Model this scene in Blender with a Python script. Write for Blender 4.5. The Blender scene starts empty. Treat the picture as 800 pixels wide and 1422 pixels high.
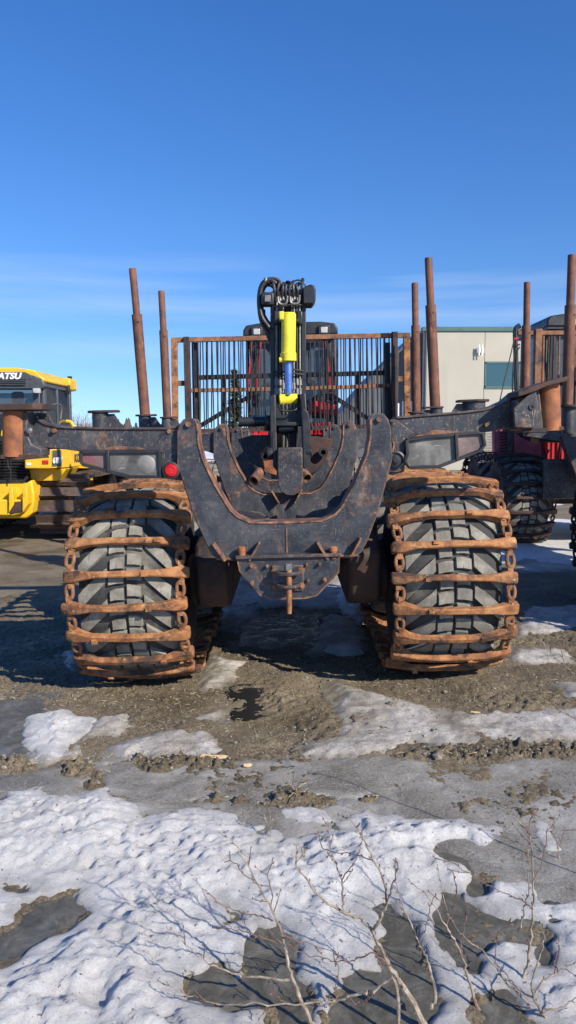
import bpy, bmesh, math, random
import numpy as np
from mathutils import Vector, Matrix

random.seed(7)
scene = bpy.context.scene
COL = scene.collection

# ------------------------------------------------------------------ camera
FPX, PITCH, CAMH = 1040.0, math.radians(5.77), 1.65
cam = bpy.data.cameras.new("camera")
cam.sensor_fit = 'VERTICAL'; cam.sensor_height = 36.0; cam.lens = 36.0 * FPX / 1422.0
cam.clip_start = 0.05; cam.clip_end = 3000
camo = bpy.data.objects.new("camera", cam); COL.objects.link(camo)
camo.location = (0, 0, CAMH); camo.rotation_euler = (math.radians(90) - PITCH, 0, 0)
scene.camera = camo

# ------------------------------------------------------------------ sky and sun
SUN_EL, SUN_AZ = math.radians(32), math.radians(135)      # azimuth clockwise from +Y
world = bpy.data.worlds.new("World"); scene.world = world; world.use_nodes = True
wn, wl = world.node_tree.nodes, world.node_tree.links
for n in list(wn): wn.remove(n)
sky = wn.new('ShaderNodeTexSky'); sky.sky_type = 'NISHITA'; sky.sun_disc = False
sky.sun_elevation = SUN_EL; sky.sun_rotation = SUN_AZ
sky.air_density = 1.0; sky.dust_density = 0.1; sky.ozone_density = 3.5; sky.altitude = 200
bg = wn.new('ShaderNodeBackground'); bg.inputs['Strength'].default_value = 0.13
out = wn.new('ShaderNodeOutputWorld')
# thin cirrus: a soft veil low over the horizon
tc = wn.new('ShaderNodeTexCoord'); mp = wn.new('ShaderNodeMapping'); mp.inputs['Scale'].default_value = (1.3, 1.3, 17)
mp.inputs['Rotation'].default_value = (0, math.radians(4), 0)
nz = wn.new('ShaderNodeTexNoise'); nz.inputs['Scale'].default_value = 1.5; nz.inputs['Detail'].default_value = 7
nz.inputs['Roughness'].default_value = 0.5
rp = wn.new('ShaderNodeValToRGB'); rp.color_ramp.elements[0].position = 0.46; rp.color_ramp.elements[1].position = 0.78
sx = wn.new('ShaderNodeSeparateXYZ')
band = wn.new('ShaderNodeValToRGB'); ce = band.color_ramp.elements
ce[0].position = 0.0; ce[0].color = (0.35,)*3 + (1,); ce[1].position = 0.24; ce[1].color = (0, 0, 0, 1)
e = ce.new(0.14); e.color = (1, 1, 1, 1); e = ce.new(0.19); e.color = (.9, .9, .9, 1)
mu = wn.new('ShaderNodeMath'); mu.operation = 'MULTIPLY'
mu2 = wn.new('ShaderNodeMath'); mu2.operation = 'MULTIPLY'; mu2.inputs[1].default_value = 0.42
mix = wn.new('ShaderNodeMixRGB'); mix.inputs['Color2'].default_value = (4.3, 5.0, 5.9, 1)
sat = wn.new('ShaderNodeHueSaturation'); sat.inputs['Saturation'].default_value = 1.28; sat.inputs['Hue'].default_value = 0.512
wl.new(tc.outputs['Generated'], mp.inputs[0]); wl.new(mp.outputs[0], nz.inputs['Vector'])
wl.new(nz.outputs['Fac'], rp.inputs[0]); wl.new(tc.outputs['Generated'], sx.inputs[0]); wl.new(sx.outputs['Z'], band.inputs[0])
wl.new(rp.outputs[0], mu.inputs[0]); wl.new(band.outputs[0], mu.inputs[1]); wl.new(mu.outputs[0], mu2.inputs[0])
sp_ = wn.new('ShaderNodeSeparateXYZ'); cb_ = wn.new('ShaderNodeCombineXYZ'); mz = wn.new('ShaderNodeMath'); mz.operation = 'MULTIPLY_ADD'
mz.inputs[1].default_value = 0.80; mz.inputs[2].default_value = 0.085; mz.use_clamp = False
wl.new(tc.outputs['Generated'], sp_.inputs[0]); wl.new(sp_.outputs['X'], cb_.inputs['X']); wl.new(sp_.outputs['Y'], cb_.inputs['Y'])
wl.new(sp_.outputs['Z'], mz.inputs[0]); wl.new(mz.outputs[0], cb_.inputs['Z']); nv = wn.new('ShaderNodeVectorMath'); nv.operation = 'NORMALIZE'
wl.new(cb_.outputs[0], nv.inputs[0]); wl.new(nv.outputs[0], sky.inputs['Vector'])
wl.new(sky.outputs[0], sat.inputs['Color']); wl.new(sat.outputs[0], mix.inputs['Color1'])
wl.new(mu2.outputs[0], mix.inputs['Fac'])
wl.new(mix.outputs[0], bg.inputs['Color']); wl.new(bg.outputs[0], out.inputs['Surface'])

sun = bpy.data.lights.new("sun", 'SUN'); sun.energy = 5.0; sun.angle = math.radians(0.53); sun.color = (1.0, 0.915, 0.79)
suno = bpy.data.objects.new("sun", sun); COL.objects.link(suno); suno.location = (20, -8, 15)
sdir = Vector((math.sin(SUN_AZ) * math.cos(SUN_EL), math.cos(SUN_AZ) * math.cos(SUN_EL), math.sin(SUN_EL)))
suno.rotation_euler = sdir.to_track_quat('Z', 'Y').to_euler()
scene.view_settings.view_transform = 'Standard'; scene.view_settings.look = 'None'
scene.view_settings.exposure = 0.4; scene.view_settings.gamma = 1

# ------------------------------------------------------------------ measuring helpers
CT, ST = math.cos(PITCH), math.sin(PITCH)
def W(px, py, Y):
    """world point at distance Y seen at photo pixel px, py"""
    t = (711 - py) / FPX
    h = Y * (t * CT - ST) / (CT + t * ST)
    return Vector(((px - 400) / FPX * (Y * CT - h * ST), Y, CAMH + h))
def G(px, py):
    t = (711 - py) / FPX
    Y = -CAMH / ((t * CT - ST) / (CT + t * ST))
    p = W(px, py, Y); return (p.x, p.y)
ROLL = math.radians(1.5)

# ------------------------------------------------------------------ mesh helpers
class MB:
    def __init__(s): s.v = []; s.f = []
    def add(s, vs, fs):
        b = len(s.v); s.v += [tuple(p) for p in vs]; s.f += [tuple(i + b for i in f) for f in fs]; return s
    def box(s, c, d, rot=None):
        c = Vector(c); vs = []
        for x in (-.5, .5):
            for y in (-.5, .5):
                for z in (-.5, .5):
                    p = Vector((x * d[0], y * d[1], z * d[2]))
                    vs.append((rot @ p if rot else p) + c)
        return s.add(vs, [(0, 1, 3, 2), (4, 6, 7, 5), (0, 4, 5, 1), (2, 3, 7, 6), (0, 2, 6, 4), (1, 5, 7, 3)])
    def bb(s, x0, x1, y0, y1, z0, z1):
        return s.box(((x0+x1)/2, (y0+y1)/2, (z0+z1)/2), (abs(x1-x0), abs(y1-y0), abs(z1-z0)))
    def prism(s, poly, y0, y1):          # poly of (x, z)
        n = len(poly)
        vs = [(x, y0, z) for x, z in poly] + [(x, y1, z) for x, z in poly]
        fs = [tuple(range(n)), tuple(range(2*n-1, n-1, -1))] + [(i, (i+1) % n, (i+1) % n + n, i + n) for i in range(n)]
        return s.add(vs, fs)
    def prismx(s, poly, x0, x1):         # poly of (y, z)
        n = len(poly)
        vs = [(x0, y, z) for y, z in poly] + [(x1, y, z) for y, z in poly]
        fs = [tuple(range(n)), tuple(range(2*n-1, n-1, -1))] + [(i, (i+1) % n, (i+1) % n + n, i + n) for i in range(n)]
        return s.add(vs, fs)
    def prismz(s, poly, z0, z1):         # poly of (x, y)
        n = len(poly)
        vs = [(x, y, z0) for x, y in poly] + [(x, y, z1) for x, y in poly]
        fs = [tuple(range(n)), tuple(range(2*n-1, n-1, -1))] + [(i, (i+1) % n, (i+1) % n + n, i + n) for i in range(n)]
        return s.add(vs, fs)
    def strip(s, pts, w, t0, t1):
        """flat bar following pts (x,z) in the xz plane, y from t0 to t1, thickness w"""
        P = [Vector((p[0], p[1])) for p in pts]; n = len(P); o1 = []; o2 = []
        for i in range(n):
            a = P[max(i-1, 0)]; b = P[min(i+1, n-1)]; d = (b - a).normalized(); nn = Vector((-d.y, d.x))
            o1.append(P[i] + nn * w / 2); o2.append(P[i] - nn * w / 2)
        vs = []
        for y in (t0, t1):
            vs += [(p.x, y, p.y) for p in o1] + [(p.x, y, p.y) for p in o2]
        fs = []
        for i in range(n-1):
            a, b, c, d = i, i+1, n+i+1, n+i; k = 2*n
            fs += [(a, b, c, d), (a+k, d+k, c+k, b+k), (a, a+k, b+k, b), (d, c, c+k, d+k)]
        fs += [(0, n, 3*n, 2*n), (n-1, 3*n-1, 4*n-1, 2*n-1)]
        return s.add(vs, fs)
    def tube(s, pts, r, n=8, closed=False):
        P = [Vector(p) for p in pts]; m = len(P)
        R = r if isinstance(r, (list, tuple)) else [r] * m
        b = len(s.v); up = None; rings = []
        for i in range(m):
            if closed: d = P[(i+1) % m] - P[i-1]
            else: d = P[min(i+1, m-1)] - P[max(i-1, 0)]
            d = d.normalized() if d.length > 1e-9 else Vector((0, 0, 1))
            if up is None:
                up = Vector((0, 0, 1)) if abs(d.z) < .9 else Vector((1, 0, 0))
            u = (up - d * up.dot(d)); u = u.normalized() if u.length > 1e-6 else d.orthogonal().normalized()
            up = u; w = d.cross(u)
            for k in range(n):
                a = 2 * math.pi * k / n
                s.v.append(tuple(P[i] + (u * math.cos(a) + w * math.sin(a)) * R[i]))
        for i in range(m if closed else m-1):
            j = (i+1) % m
            for k in range(n):
                l = (k+1) % n
                s.f.append((b+i*n+k, b+i*n+l, b+j*n+l, b+j*n+k))
        if not closed:
            s.f.append(tuple(b+k for k in range(n))); s.f.append(tuple(b+(m-1)*n+k for k in range(n-1, -1, -1)))
        return s
    def cyl(s, p0, p1, r0, r1=None, n=20):
        return s.tube([p0, p1], [r0, r0 if r1 is None else r1], n)
    def lathe(s, prof, c, axis='z', n=32):      # prof: (r, h)
        b = len(s.v); c = Vector(c)
        for r, h in prof:
            for k in range(n):
                a = 2*math.pi*k/n; x, y = r*math.cos(a), r*math.sin(a)
                p = {'z': (x, y, h), 'x': (h, x, y), 'y': (x, h, y)}[axis]
                s.v.append(tuple(c + Vector(p)))
        for i in range(len(prof)-1):
            for k in range(n):
                l = (k+1) % n
                s.f.append((b+i*n+k, b+i*n+l, b+(i+1)*n+l, b+(i+1)*n+k))
        s.f.append(tuple(b+k for k in range(n))); s.f.append(tuple(b+(len(prof)-1)*n+k for k in range(n)))
        return s
    def mesh(s, name, smooth=35):
        me = bpy.data.meshes.new(name); me.from_pydata(s.v, [], s.f)
        bm = bmesh.new(); bm.from_mesh(me); bmesh.ops.recalc_face_normals(bm, faces=bm.faces); bm.to_mesh(me); bm.free()
        if smooth:
            me.polygons.foreach_set('use_smooth', [True]*len(me.polygons)); me.set_sharp_from_angle(angle=math.radians(smooth))
        return me
    def build(s, name, mat, parent=None, bevel=0, smooth=35, label=None):
        me = s.mesh(name, smooth); me.materials.append(mat)
        return link(name, me, parent, bevel, label)
def link(name, me, parent=None, bevel=0, label=None):
    o = bpy.data.objects.new(name, me); COL.objects.link(o)
    if parent: o.parent = parent
    if bevel:
        b = o.modifiers.new('bevel', 'BEVEL'); b.width = bevel; b.segments = 2; b.limit_method = 'ANGLE'; b.angle_limit = math.radians(40)
    if label: o['label'] = label
    return o
def smooth_pts(P, k=4):
    P = [Vector(p) for p in P]
    if len(P) < 3: return P
    out = []
    for i in range(len(P)-1):
        p0, p1, p2, p3 = P[max(i-1, 0)], P[i], P[i+1], P[min(i+2, len(P)-1)]
        for j in range(k):
            t = j/k
            out.append(.5*((2*p1) + (p2-p0)*t + (2*p0-5*p1+4*p2-p3)*t*t + (3*p1-p0-3*p2+p3)*t**3))
    return out + [P[-1]]
def thing(name, label, cat, loc, rot=(0, 0, 0), group=None):
    o = bpy.data.objects.new(name, None); COL.objects.link(o); o.location = loc; o.rotation_euler = rot
    o.empty_display_size = .2
    return tag(o, label, cat, group)
def tag(o, label, cat, group=None):
    o['label'] = label; o['category'] = cat
    if group: o['group'] = group
    return o

# ------------------------------------------------------------------ materials
def newmat(name):
    m = bpy.data.materials.new(name); m.use_nodes = True
    nt = m.node_tree; return m, nt.nodes, nt.links, nt.nodes['Principled BSDF']
def coords(N, L, scale=(1, 1, 1), rnd=True, kind='Object'):
    t = N.new('ShaderNodeTexCoord'); mp = N.new('ShaderNodeMapping'); mp.inputs['Scale'].default_value = scale
    if rnd:
        oi = N.new('ShaderNodeObjectInfo'); m = N.new('ShaderNodeMath'); m.operation = 'MULTIPLY'; m.inputs[1].default_value = 37.0
        va = N.new('ShaderNodeVectorMath'); va.operation = 'ADD'
        L.new(oi.outputs['Random'], m.inputs[0]); L.new(t.outputs[kind], va.inputs[0]); L.new(m.outputs[0], va.inputs[1])
        L.new(va.outputs[0], mp.inputs[0])
    else: L.new(t.outputs[kind], mp.inputs[0])
    return mp.outputs[0]
def noise(N, L, vec, scale, detail=6, rough=.6, dist=0):
    n = N.new('ShaderNodeTexNoise'); n.inputs['Scale'].default_value = scale; n.inputs['Detail'].default_value = detail
    n.inputs['Roughness'].default_value = rough; n.inputs['Distortion'].default_value = dist
    L.new(vec, n.inputs['Vector']); return n.outputs['Fac']
def ramp(N, L, fac, stops):
    r = N.new('ShaderNodeValToRGB'); e = r.color_ramp.elements
    while len(e) < len(stops): e.new(0.5)
    for i, (p, c) in enumerate(stops):
        e[i].position = p
        e[i].color = (c, c, c, 1) if isinstance(c, (int, float)) else (*c, 1)
    L.new(fac, r.inputs[0]); return r.outputs[0]
def mixc(N, L, fac, a, b):
    m = N.new('ShaderNodeMixRGB'); 
    if isinstance(fac, (int, float)): m.inputs[0].default_value = fac
    else: L.new(fac, m.inputs[0])
    for i, c in ((1, a), (2, b)):
        if isinstance(c, tuple): m.inputs[i].default_value = (*c, 1)
        else: L.new(c, m.inputs[i])
    return m.outputs[0]
def bump(N, L, B, h, strength, dist=.01):
    b = N.new('ShaderNodeBump'); b.inputs['Strength'].default_value = strength; b.inputs['Distance'].default_value = dist
    L.new(h, b.inputs['Height']); L.new(b.outputs[0], B.inputs['Normal'])
def layered(name, stops, scale=6, rough=(.6, .9), metal=0, spots=(), bmp=.3, bscale=60, dist=.4):
    """noise-driven colour with spot layers: (colour, scale vector or number, lo, hi)"""
    m, N, L, B = newmat(name)
    v = coords(N, L)
    f = noise(N, L, v, scale, 8, .65, dist)
    c = ramp(N, L, f, stops)
    for col, sc, lo, hi in spots:
        if isinstance(sc, tuple): fv = noise(N, L, coords(N, L, sc), 1.0, 4, .6)
        else: fv = noise(N, L, v, sc, 6, .7, .3)
        c = mixc(N, L, ramp(N, L, fv, [(lo, 0.0), (hi, 1.0)]), c, col)
    L.new(c, B.inputs['Base Color'])
    rr = ramp(N, L, f, [(.3, rough[0]), (.7, rough[1])]); L.new(rr, B.inputs['Roughness'])
    B.inputs['Metallic'].default_value = metal
    if bmp:
        bump(N, L, B, noise(N, L, v, bscale, 5, .7), bmp, .006)
    return m
RU = dict(dark=(.055, .026, .017), mid=(.15, .056, .024), org=(.36, .135, .042), lt=(.50, .23, .09))
M = {}
M['rust_bar'] = layered('rust_orange', [(.28, (.10, .046, .022)), (.42, (.25, .098, .037)), (.56, (.38, .168, .062)), (.72, (.50, .27, .12))], 13, (.7, .9), 0,
                        [((.06, .034, .024), 4, .50, .62), ((.50, .33, .20), 40, .60, .70), ((.05, .035, .028), 60, .62, .70)], .9, 55)
M['rust_link'] = layered('rust_link', [(.3, (.07, .034, .02)), (.5, (.21, .095, .042)), (.7, (.34, .18, .085))], 14, (.7, .92), 0, [((.05, .03, .02), 8, .55, .7)], .5, 80)
M['rust_stake'] = layered('rust_brown', [(.3, (.075, .032, .022)), (.5, (.15, .060, .036)), (.72, (.23, .10, .055))], 7, (.6, .85), 0,
                          [((.38, .17, .09), (30, 30, 5), .60, .75), ((.06, .03, .022), 4, .58, .75)], .4, 90)
M['rust_pipe'] = layered('rust_pipe', [(.3, (.14, .05, .024)), (.5, (.30, .105, .04)), (.72, (.42, .17, .07))], 9, (.65, .9), 0,
                         [((.025, .024, .026), 2.6, .56, .64), ((.55, .33, .2), 80, .66, .74)], .5, 90)
M['rust_edge'] = layered('rust_edge', [(.3, (.07, .036, .026)), (.5, (.19, .088, .05)), (.72, (.38, .20, .12))], 14, (.6, .9), 0, [((.02, .022, .028), 9, .50, .62)], .4, 80)
M['rust_frame'] = layered('rust_frame', [(.3, (.09, .045, .03)), (.5, (.22, .10, .05)), (.7, (.38, .19, .085))], 6, (.6, .9), 0, [((.04, .03, .028), 3, .5, .65)], .35, 80)
M['rust_dark'] = layered('rust_dark', [(.3, (.026, .018, .016)), (.5, (.058, .030, .023)), (.72, (.11, .052, .033))], 6, (.55, .85), 0, [((.012, .013, .016), 3, .5, .62)], .3, 60)
def paint_black(name, streak=True, wear=.0, speck=1.0):
    m, N, L, B = newmat(name)
    v = coords(N, L)
    f = noise(N, L, v, 4.5, 9, .7, .6)
    c = ramp(N, L, f, [(.3, (.012, .015, .021)), (.46, (.024, .029, .039)), (.58, (.046, .050, .060)), (.70, (.10, .098, .098))])
    # rust blooms
    rf = ramp(N, L, noise(N, L, v, 3.1, 10, .72, .8), [(.57 - wear, 0.0), (.64 - wear, 1.0)])
    rc = ramp(N, L, noise(N, L, v, 22, 6, .6), [(.3, (.045, .03, .025)), (.5, (.125, .066, .044)), (.7, (.27, .19, .14))])
    c = mixc(N, L, rf, c, rc)
    # scuffs down to primer
    sf = ramp(N, L, noise(N, L, coords(N, L, (95, 95, 20)), 1.0, 5, .65, .8), [(.59, 0.0), (.65, .9)])
    sg = ramp(N, L, noise(N, L, v, 5.5, 4, .5), [(.42, 0.0), (.55, .85*speck)])
    mm = N.new('ShaderNodeMath'); mm.operation = 'MULTIPLY'; L.new(sf, mm.inputs[0]); L.new(sg, mm.inputs[1])
    c = mixc(N, L, mm.outputs[0], c, (.30, .25, .17))
    s2 = ramp(N, L, noise(N, L, coords(N, L, (12, 12, 110)), 1.0, 4, .6, 1.2), [(.66, 0.0), (.70, .7)])
    c = mixc(N, L, s2, c, (.16, .15, .14))
    s3 = ramp(N, L, noise(N, L, v, 55, 3, .5), [(.64, 0.0), (.69, .8*speck)])
    run = ramp(N, L, noise(N, L, coords(N, L, (42, 42, 2.2)), 1.0, 5, .7, .3), [(.57, 0.0), (.72, .55)]); c = mixc(N, L, run, c, (.10, .055, .038))
    scr = ramp(N, L, noise(N, L, coords(N, L, (9, 9, 130)), 1.0, 4, .65, 2.2), [(.60, 0.0), (.66, .5)]); c = mixc(N, L, scr, c, (.13, .135, .145))
    c = mixc(N, L, s3, c, (.24, .17, .12))
    # bare, rusted edges
    bv = N.new('ShaderNodeBevel'); bv.samples = 4; bv.inputs['Radius'].default_value = .014
    ge = N.new('ShaderNodeNewGeometry'); dt = N.new('ShaderNodeVectorMath'); dt.operation = 'DOT_PRODUCT'
    L.new(bv.outputs[0], dt.inputs[0]); L.new(ge.outputs['True Normal'], dt.inputs[1])
    ad = N.new('ShaderNodeMath'); ad.operation = 'MULTIPLY_ADD'; ad.inputs[1].default_value = -.22; L.new(noise(N, L, v, 26, 5, .7), ad.inputs[0]); L.new(dt.outputs['Value'], ad.inputs[2])
    ed = ramp(N, L, ad.outputs[0], [(.80, 1.0), (.875, 0.0)])
    c = mixc(N, L, ed, c, rc)
    L.new(c, B.inputs['Base Color'])
    L.new(ramp(N, L, f, [(.3, .38), (.7, .65)]), B.inputs['Roughness'])
    bump(N, L, B, noise(N, L, v, 40, 6, .7), .25, .004)
    return m
M['black'] = paint_black('worn_black_paint', wear=.0)
M['black_scuffed'] = paint_black('scuffed_black_paint', wear=.022, speck=.5)
M['black_clean'] = layered('black_enamel', [(.3, (.012, .013, .016)), (.6, (.026, .027, .031)), (.8, (.06, .058, .055))], 7, (.32, .6), 0, [((.13, .115, .10), 50, .66, .74)], .12, 60)
M['hose'] = layered('hose_rubber', [(.3, (.012, .012, .013)), (.7, (.035, .035, .036))], 20, (.4, .65), 0, (), .1)
M['steel'] = layered('dull_steel', [(.3, (.10, .10, .10)), (.7, (.30, .29, .27))], 16, (.35, .6), .6, [((.16, .08, .04), 12, .6, .7)], .2)
M['red'] = layered('red_paint', [(.3, (.33, .012, .016)), (.5, (.50, .018, .022)), (.8, (.58, .05, .05))], 3, (.3, .5), 0, [((.20, .10, .08), 14, .64, .74)], .08)
M['red_faded'] = layered('faded_red_paint', [(.3, (.34, .05, .07)), (.6, (.50, .11, .14)), (.8, (.55, .2, .2))], 5, (.5, .7), 0, [((.12, .03, .03), 9, .6, .72)], .1)
M['yellow'] = layered('yellow_paint', [(.3, (.60, .34, .012)), (.5, (.74, .45, .018)), (.8, (.78, .50, .04))], 3, (.35, .55), 0,
                      [((.33, .17, .04), 5, .60, .70), ((.08, .055, .03), 16, .64, .71)], .12)
M['yellow_clean'] = layered('yellow_cylinder_paint', [(.3, (.62, .52, .03)), (.55, (.80, .69, .03)), (.75, (.84, .74, .05))], 5, (.35, .55), 0, [((.30, .22, .06), 9, .58, .72), ((.12, .09, .04), 45, .66, .72)], .08)
M['blue_rod'] = layered('blue_rod', [(.3, (.07, .15, .42)), (.7, (.15, .27, .60))], 20, (.2, .4), .5, (), .05)
M['shoe'] = layered('track_shoe_steel', [(.3, (.045, .032, .028)), (.5, (.09, .062, .05)), (.75, (.17, .12, .095))], 5, (.45, .7), .1, [((.20, .12, .08), 16, .6, .72)], .3)
M['louvre'] = layered('black_louvre', [(.3, (.01, .01, .012)), (.7, (.03, .03, .033))], 8, (.4, .6), 0, (), .1)
M['decal_dark'] = layered('charcoal_decal', [(.3, (.05, .055, .065)), (.7, (.09, .095, .105))], 8, (.4, .5), 0, (), 0)
M['white'] = layered('white_print', [(.3, (.72, .72, .70)), (.7, (.82, .82, .80))], 12, (.5, .6), 0, (), 0)
M['print_black'] = layered('black_print', [(.3, (.02, .02, .02)), (.7, (.04, .04, .04))], 12, (.5, .6), 0, (), 0)
M['lens_red'] = layered('red_lens', [(.3, (.38, .006, .009)), (.7, (.62, .02, .025))], 30, (.12, .25), 0, (), .3, 200)
M['lamp_lens'] = layered('clear_lamp_lens', [(.3, (.36, .36, .35)), (.7, (.55, .55, .53))], 20, (.1, .25), 0, (), .2)
M['plastic'] = layered('scratched_guard_plastic', [(.3, (.055, .055, .053)), (.5, (.11, .108, .10)), (.72, (.24, .235, .215))], 6, (.35, .6), 0,
                       [((.33, .31, .26), (14, 14, 70), .63, .72), ((.42, .40, .34), 60, .67, .73), ((.05, .045, .04), 5, .56, .68)], .15)
M['plastic_red'] = layered('dusty_red_guard_plastic', [(.3, (.10, .075, .07)), (.5, (.17, .12, .11)), (.72, (.30, .22, .20))], 6, (.35, .6), 0,
                       [((.42, .38, .32), (14, 14, 70), .63, .72), ((.22, .06, .06), 4, .52, .7)], .15)
M['haze_lens'] = layered('hazy_lamp', [(.3, (.12, .12, .115)), (.7, (.24, .235, .22))], 12, (.4, .5), 0, (), 0)
def glass(name, col, rough=.04):
    m, N, L, B = newmat(name)
    B.inputs['Base Color'].default_value = (*col, 1); B.inputs['Roughness'].default_value = rough
    B.inputs['IOR'].default_value = 1.5; B.inputs['Specular IOR Level'].default_value = .8
    v = coords(N, L); bump(N, L, B, noise(N, L, v, 1.3, 2), .05, .05)
    return m
M['glass_dark'] = glass('dark_cab_glass', (.03, .035, .045))
M['glass_green'] = glass('green_tinted_glass', (.035, .085, .10), .08)
def thin_glass(name, tint, fac):
    m, N, L, B = newmat(name)
    B.inputs['Base Color'].default_value = (*tint, 1); B.inputs['Roughness'].default_value = .05
    tr = N.new('ShaderNodeBsdfTransparent'); tr.inputs[0].default_value = (.80, .86, .88, 1)
    mx = N.new('ShaderNodeMixShader'); mx.inputs[0].default_value = fac
    L.new(tr.outputs[0], mx.inputs[1]); L.new(B.outputs[0], mx.inputs[2]); L.new(mx.outputs[0], N['Material Output'].inputs[0])
    return m
M['cab_glass'] = thin_glass('clear_cab_glass', (.10, .12, .14), .45)
def rubber():  # carcass darker than the tread blocks, shade painted into the grooves
    m, N, L, B = newmat('dusty_rubber')
    v = coords(N, L)
    f = noise(N, L, v, 5, 8, .7, .5)
    c = ramp(N, L, f, [(.3, (.016, .016, .017)), (.5, (.034, .034, .034)), (.7, (.08, .078, .07))])
    d = ramp(N, L, noise(N, L, v, 2.2, 8, .7), [(.54, 0.0), (.68, .6)])
    c = mixc(N, L, d, c, (.22, .20, .155))
    s = ramp(N, L, noise(N, L, coords(N, L, (70, 12, 12)), 1.0, 4, .6), [(.62, 0.0), (.7, .5)])
    c = mixc(N, L, s, c, (.02, .02, .022))
    L.new(c, B.inputs['Base Color']); B.inputs['Roughness'].default_value = .75
    bump(N, L, B, noise(N, L, v, 35, 6, .7), .35, .006)
    return m
M['rubber'] = rubber()
def tread_mat():
    m, N, L, B = newmat('dusty_tread_rubber')
    v = coords(N, L)
    c = ramp(N, L, noise(N, L, v, 7, 8, .7, .5), [(.3, (.11, .102, .083)), (.5, (.215, .20, .165)), (.7, (.36, .34, .285))])
    s = ramp(N, L, noise(N, L, coords(N, L, (90, 9, 9)), 1.0, 4, .6), [(.60, 0.0), (.68, .6)])
    c = mixc(N, L, s, c, (.05, .05, .052))
    c = mixc(N, L, ramp(N, L, noise(N, L, v, 2.0, 5), [(.5, 0.0), (.64, .65)]), c, (.12, .118, .11))
    L.new(c, B.inputs['Base Color']); B.inputs['Roughness'].default_value = .8
    bump(N, L, B, noise(N, L, v, 45, 6, .7), .4, .006)
    return m
M['tread'] = tread_mat()
M['bark'] = layered('pale_bark', [(.3, (.11, .08, .06)), (.5, (.25, .205, .155)), (.7, (.46, .41, .33))], 40, (.7, .9), 0, [((.10, .06, .04), 30, .6, .68)], .4, 200)
M['bud'] = layered('red_twig_bark', [(.3, (.09, .05, .04)), (.7, (.19, .115, .085))], 60, (.6, .8), 0, (), .2, 300)
M['bark_dark'] = layered('dark_bark', [(.3, (.06, .045, .035)), (.7, (.17, .13, .10))], 10, (.8, .9), 0, (), .3, 60)
M['needles'] = layered('spruce_needles', [(.3, (.03, .05, .025)), (.7, (.09, .12, .05))], 3, (.7, .9), 0, (), 0)
M['straw'] = layered('dry_straw', [(.3, (.22, .17, .09)), (.7, (.52, .44, .28))], 30, (.7, .9), 0, (), .2)
M['wood'] = layered('splintered_wood', [(.3, (.42, .28, .14)), (.7, (.72, .56, .34))], 30, (.7, .9), 0, (), .3)
M['stone'] = layered('gravel_stone', [(.3, (.07, .06, .05)), (.5, (.17, .15, .12)), (.68, (.36, .33, .28))], 45, (.6, .9), 0, (), .4, 120)
M['wall'] = layered('cream_wall', [(.3, (.40, .37, .30)), (.7, (.46, .43, .355))], .6, (.8, .9), 0, [((.36, .34, .28), (.8, .8, .08), .55, .8)], .25, 8)
M['green'] = layered('green_trim', [(.3, (.05, .11, .095)), (.7, (.075, .145, .125))], 2, (.45, .6), 0, (), 0)
M['cladding'] = layered('charcoal_cladding', [(.3, (.075, .085, .095)), (.7, (.11, .12, .13))], 1, (.5, .6), 0, (), .05)
M['blue'] = layered('blue_paint', [(.3, (.04, .08, .25)), (.7, (.06, .12, .34))], 6, (.4, .6), 0, (), .1)
M['seat'] = layered('black_seat', [(.3, (.015, .015, .015)), (.7, (.03, .03, .03))], 8, (.7, .8), 0, (), .1)

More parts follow.
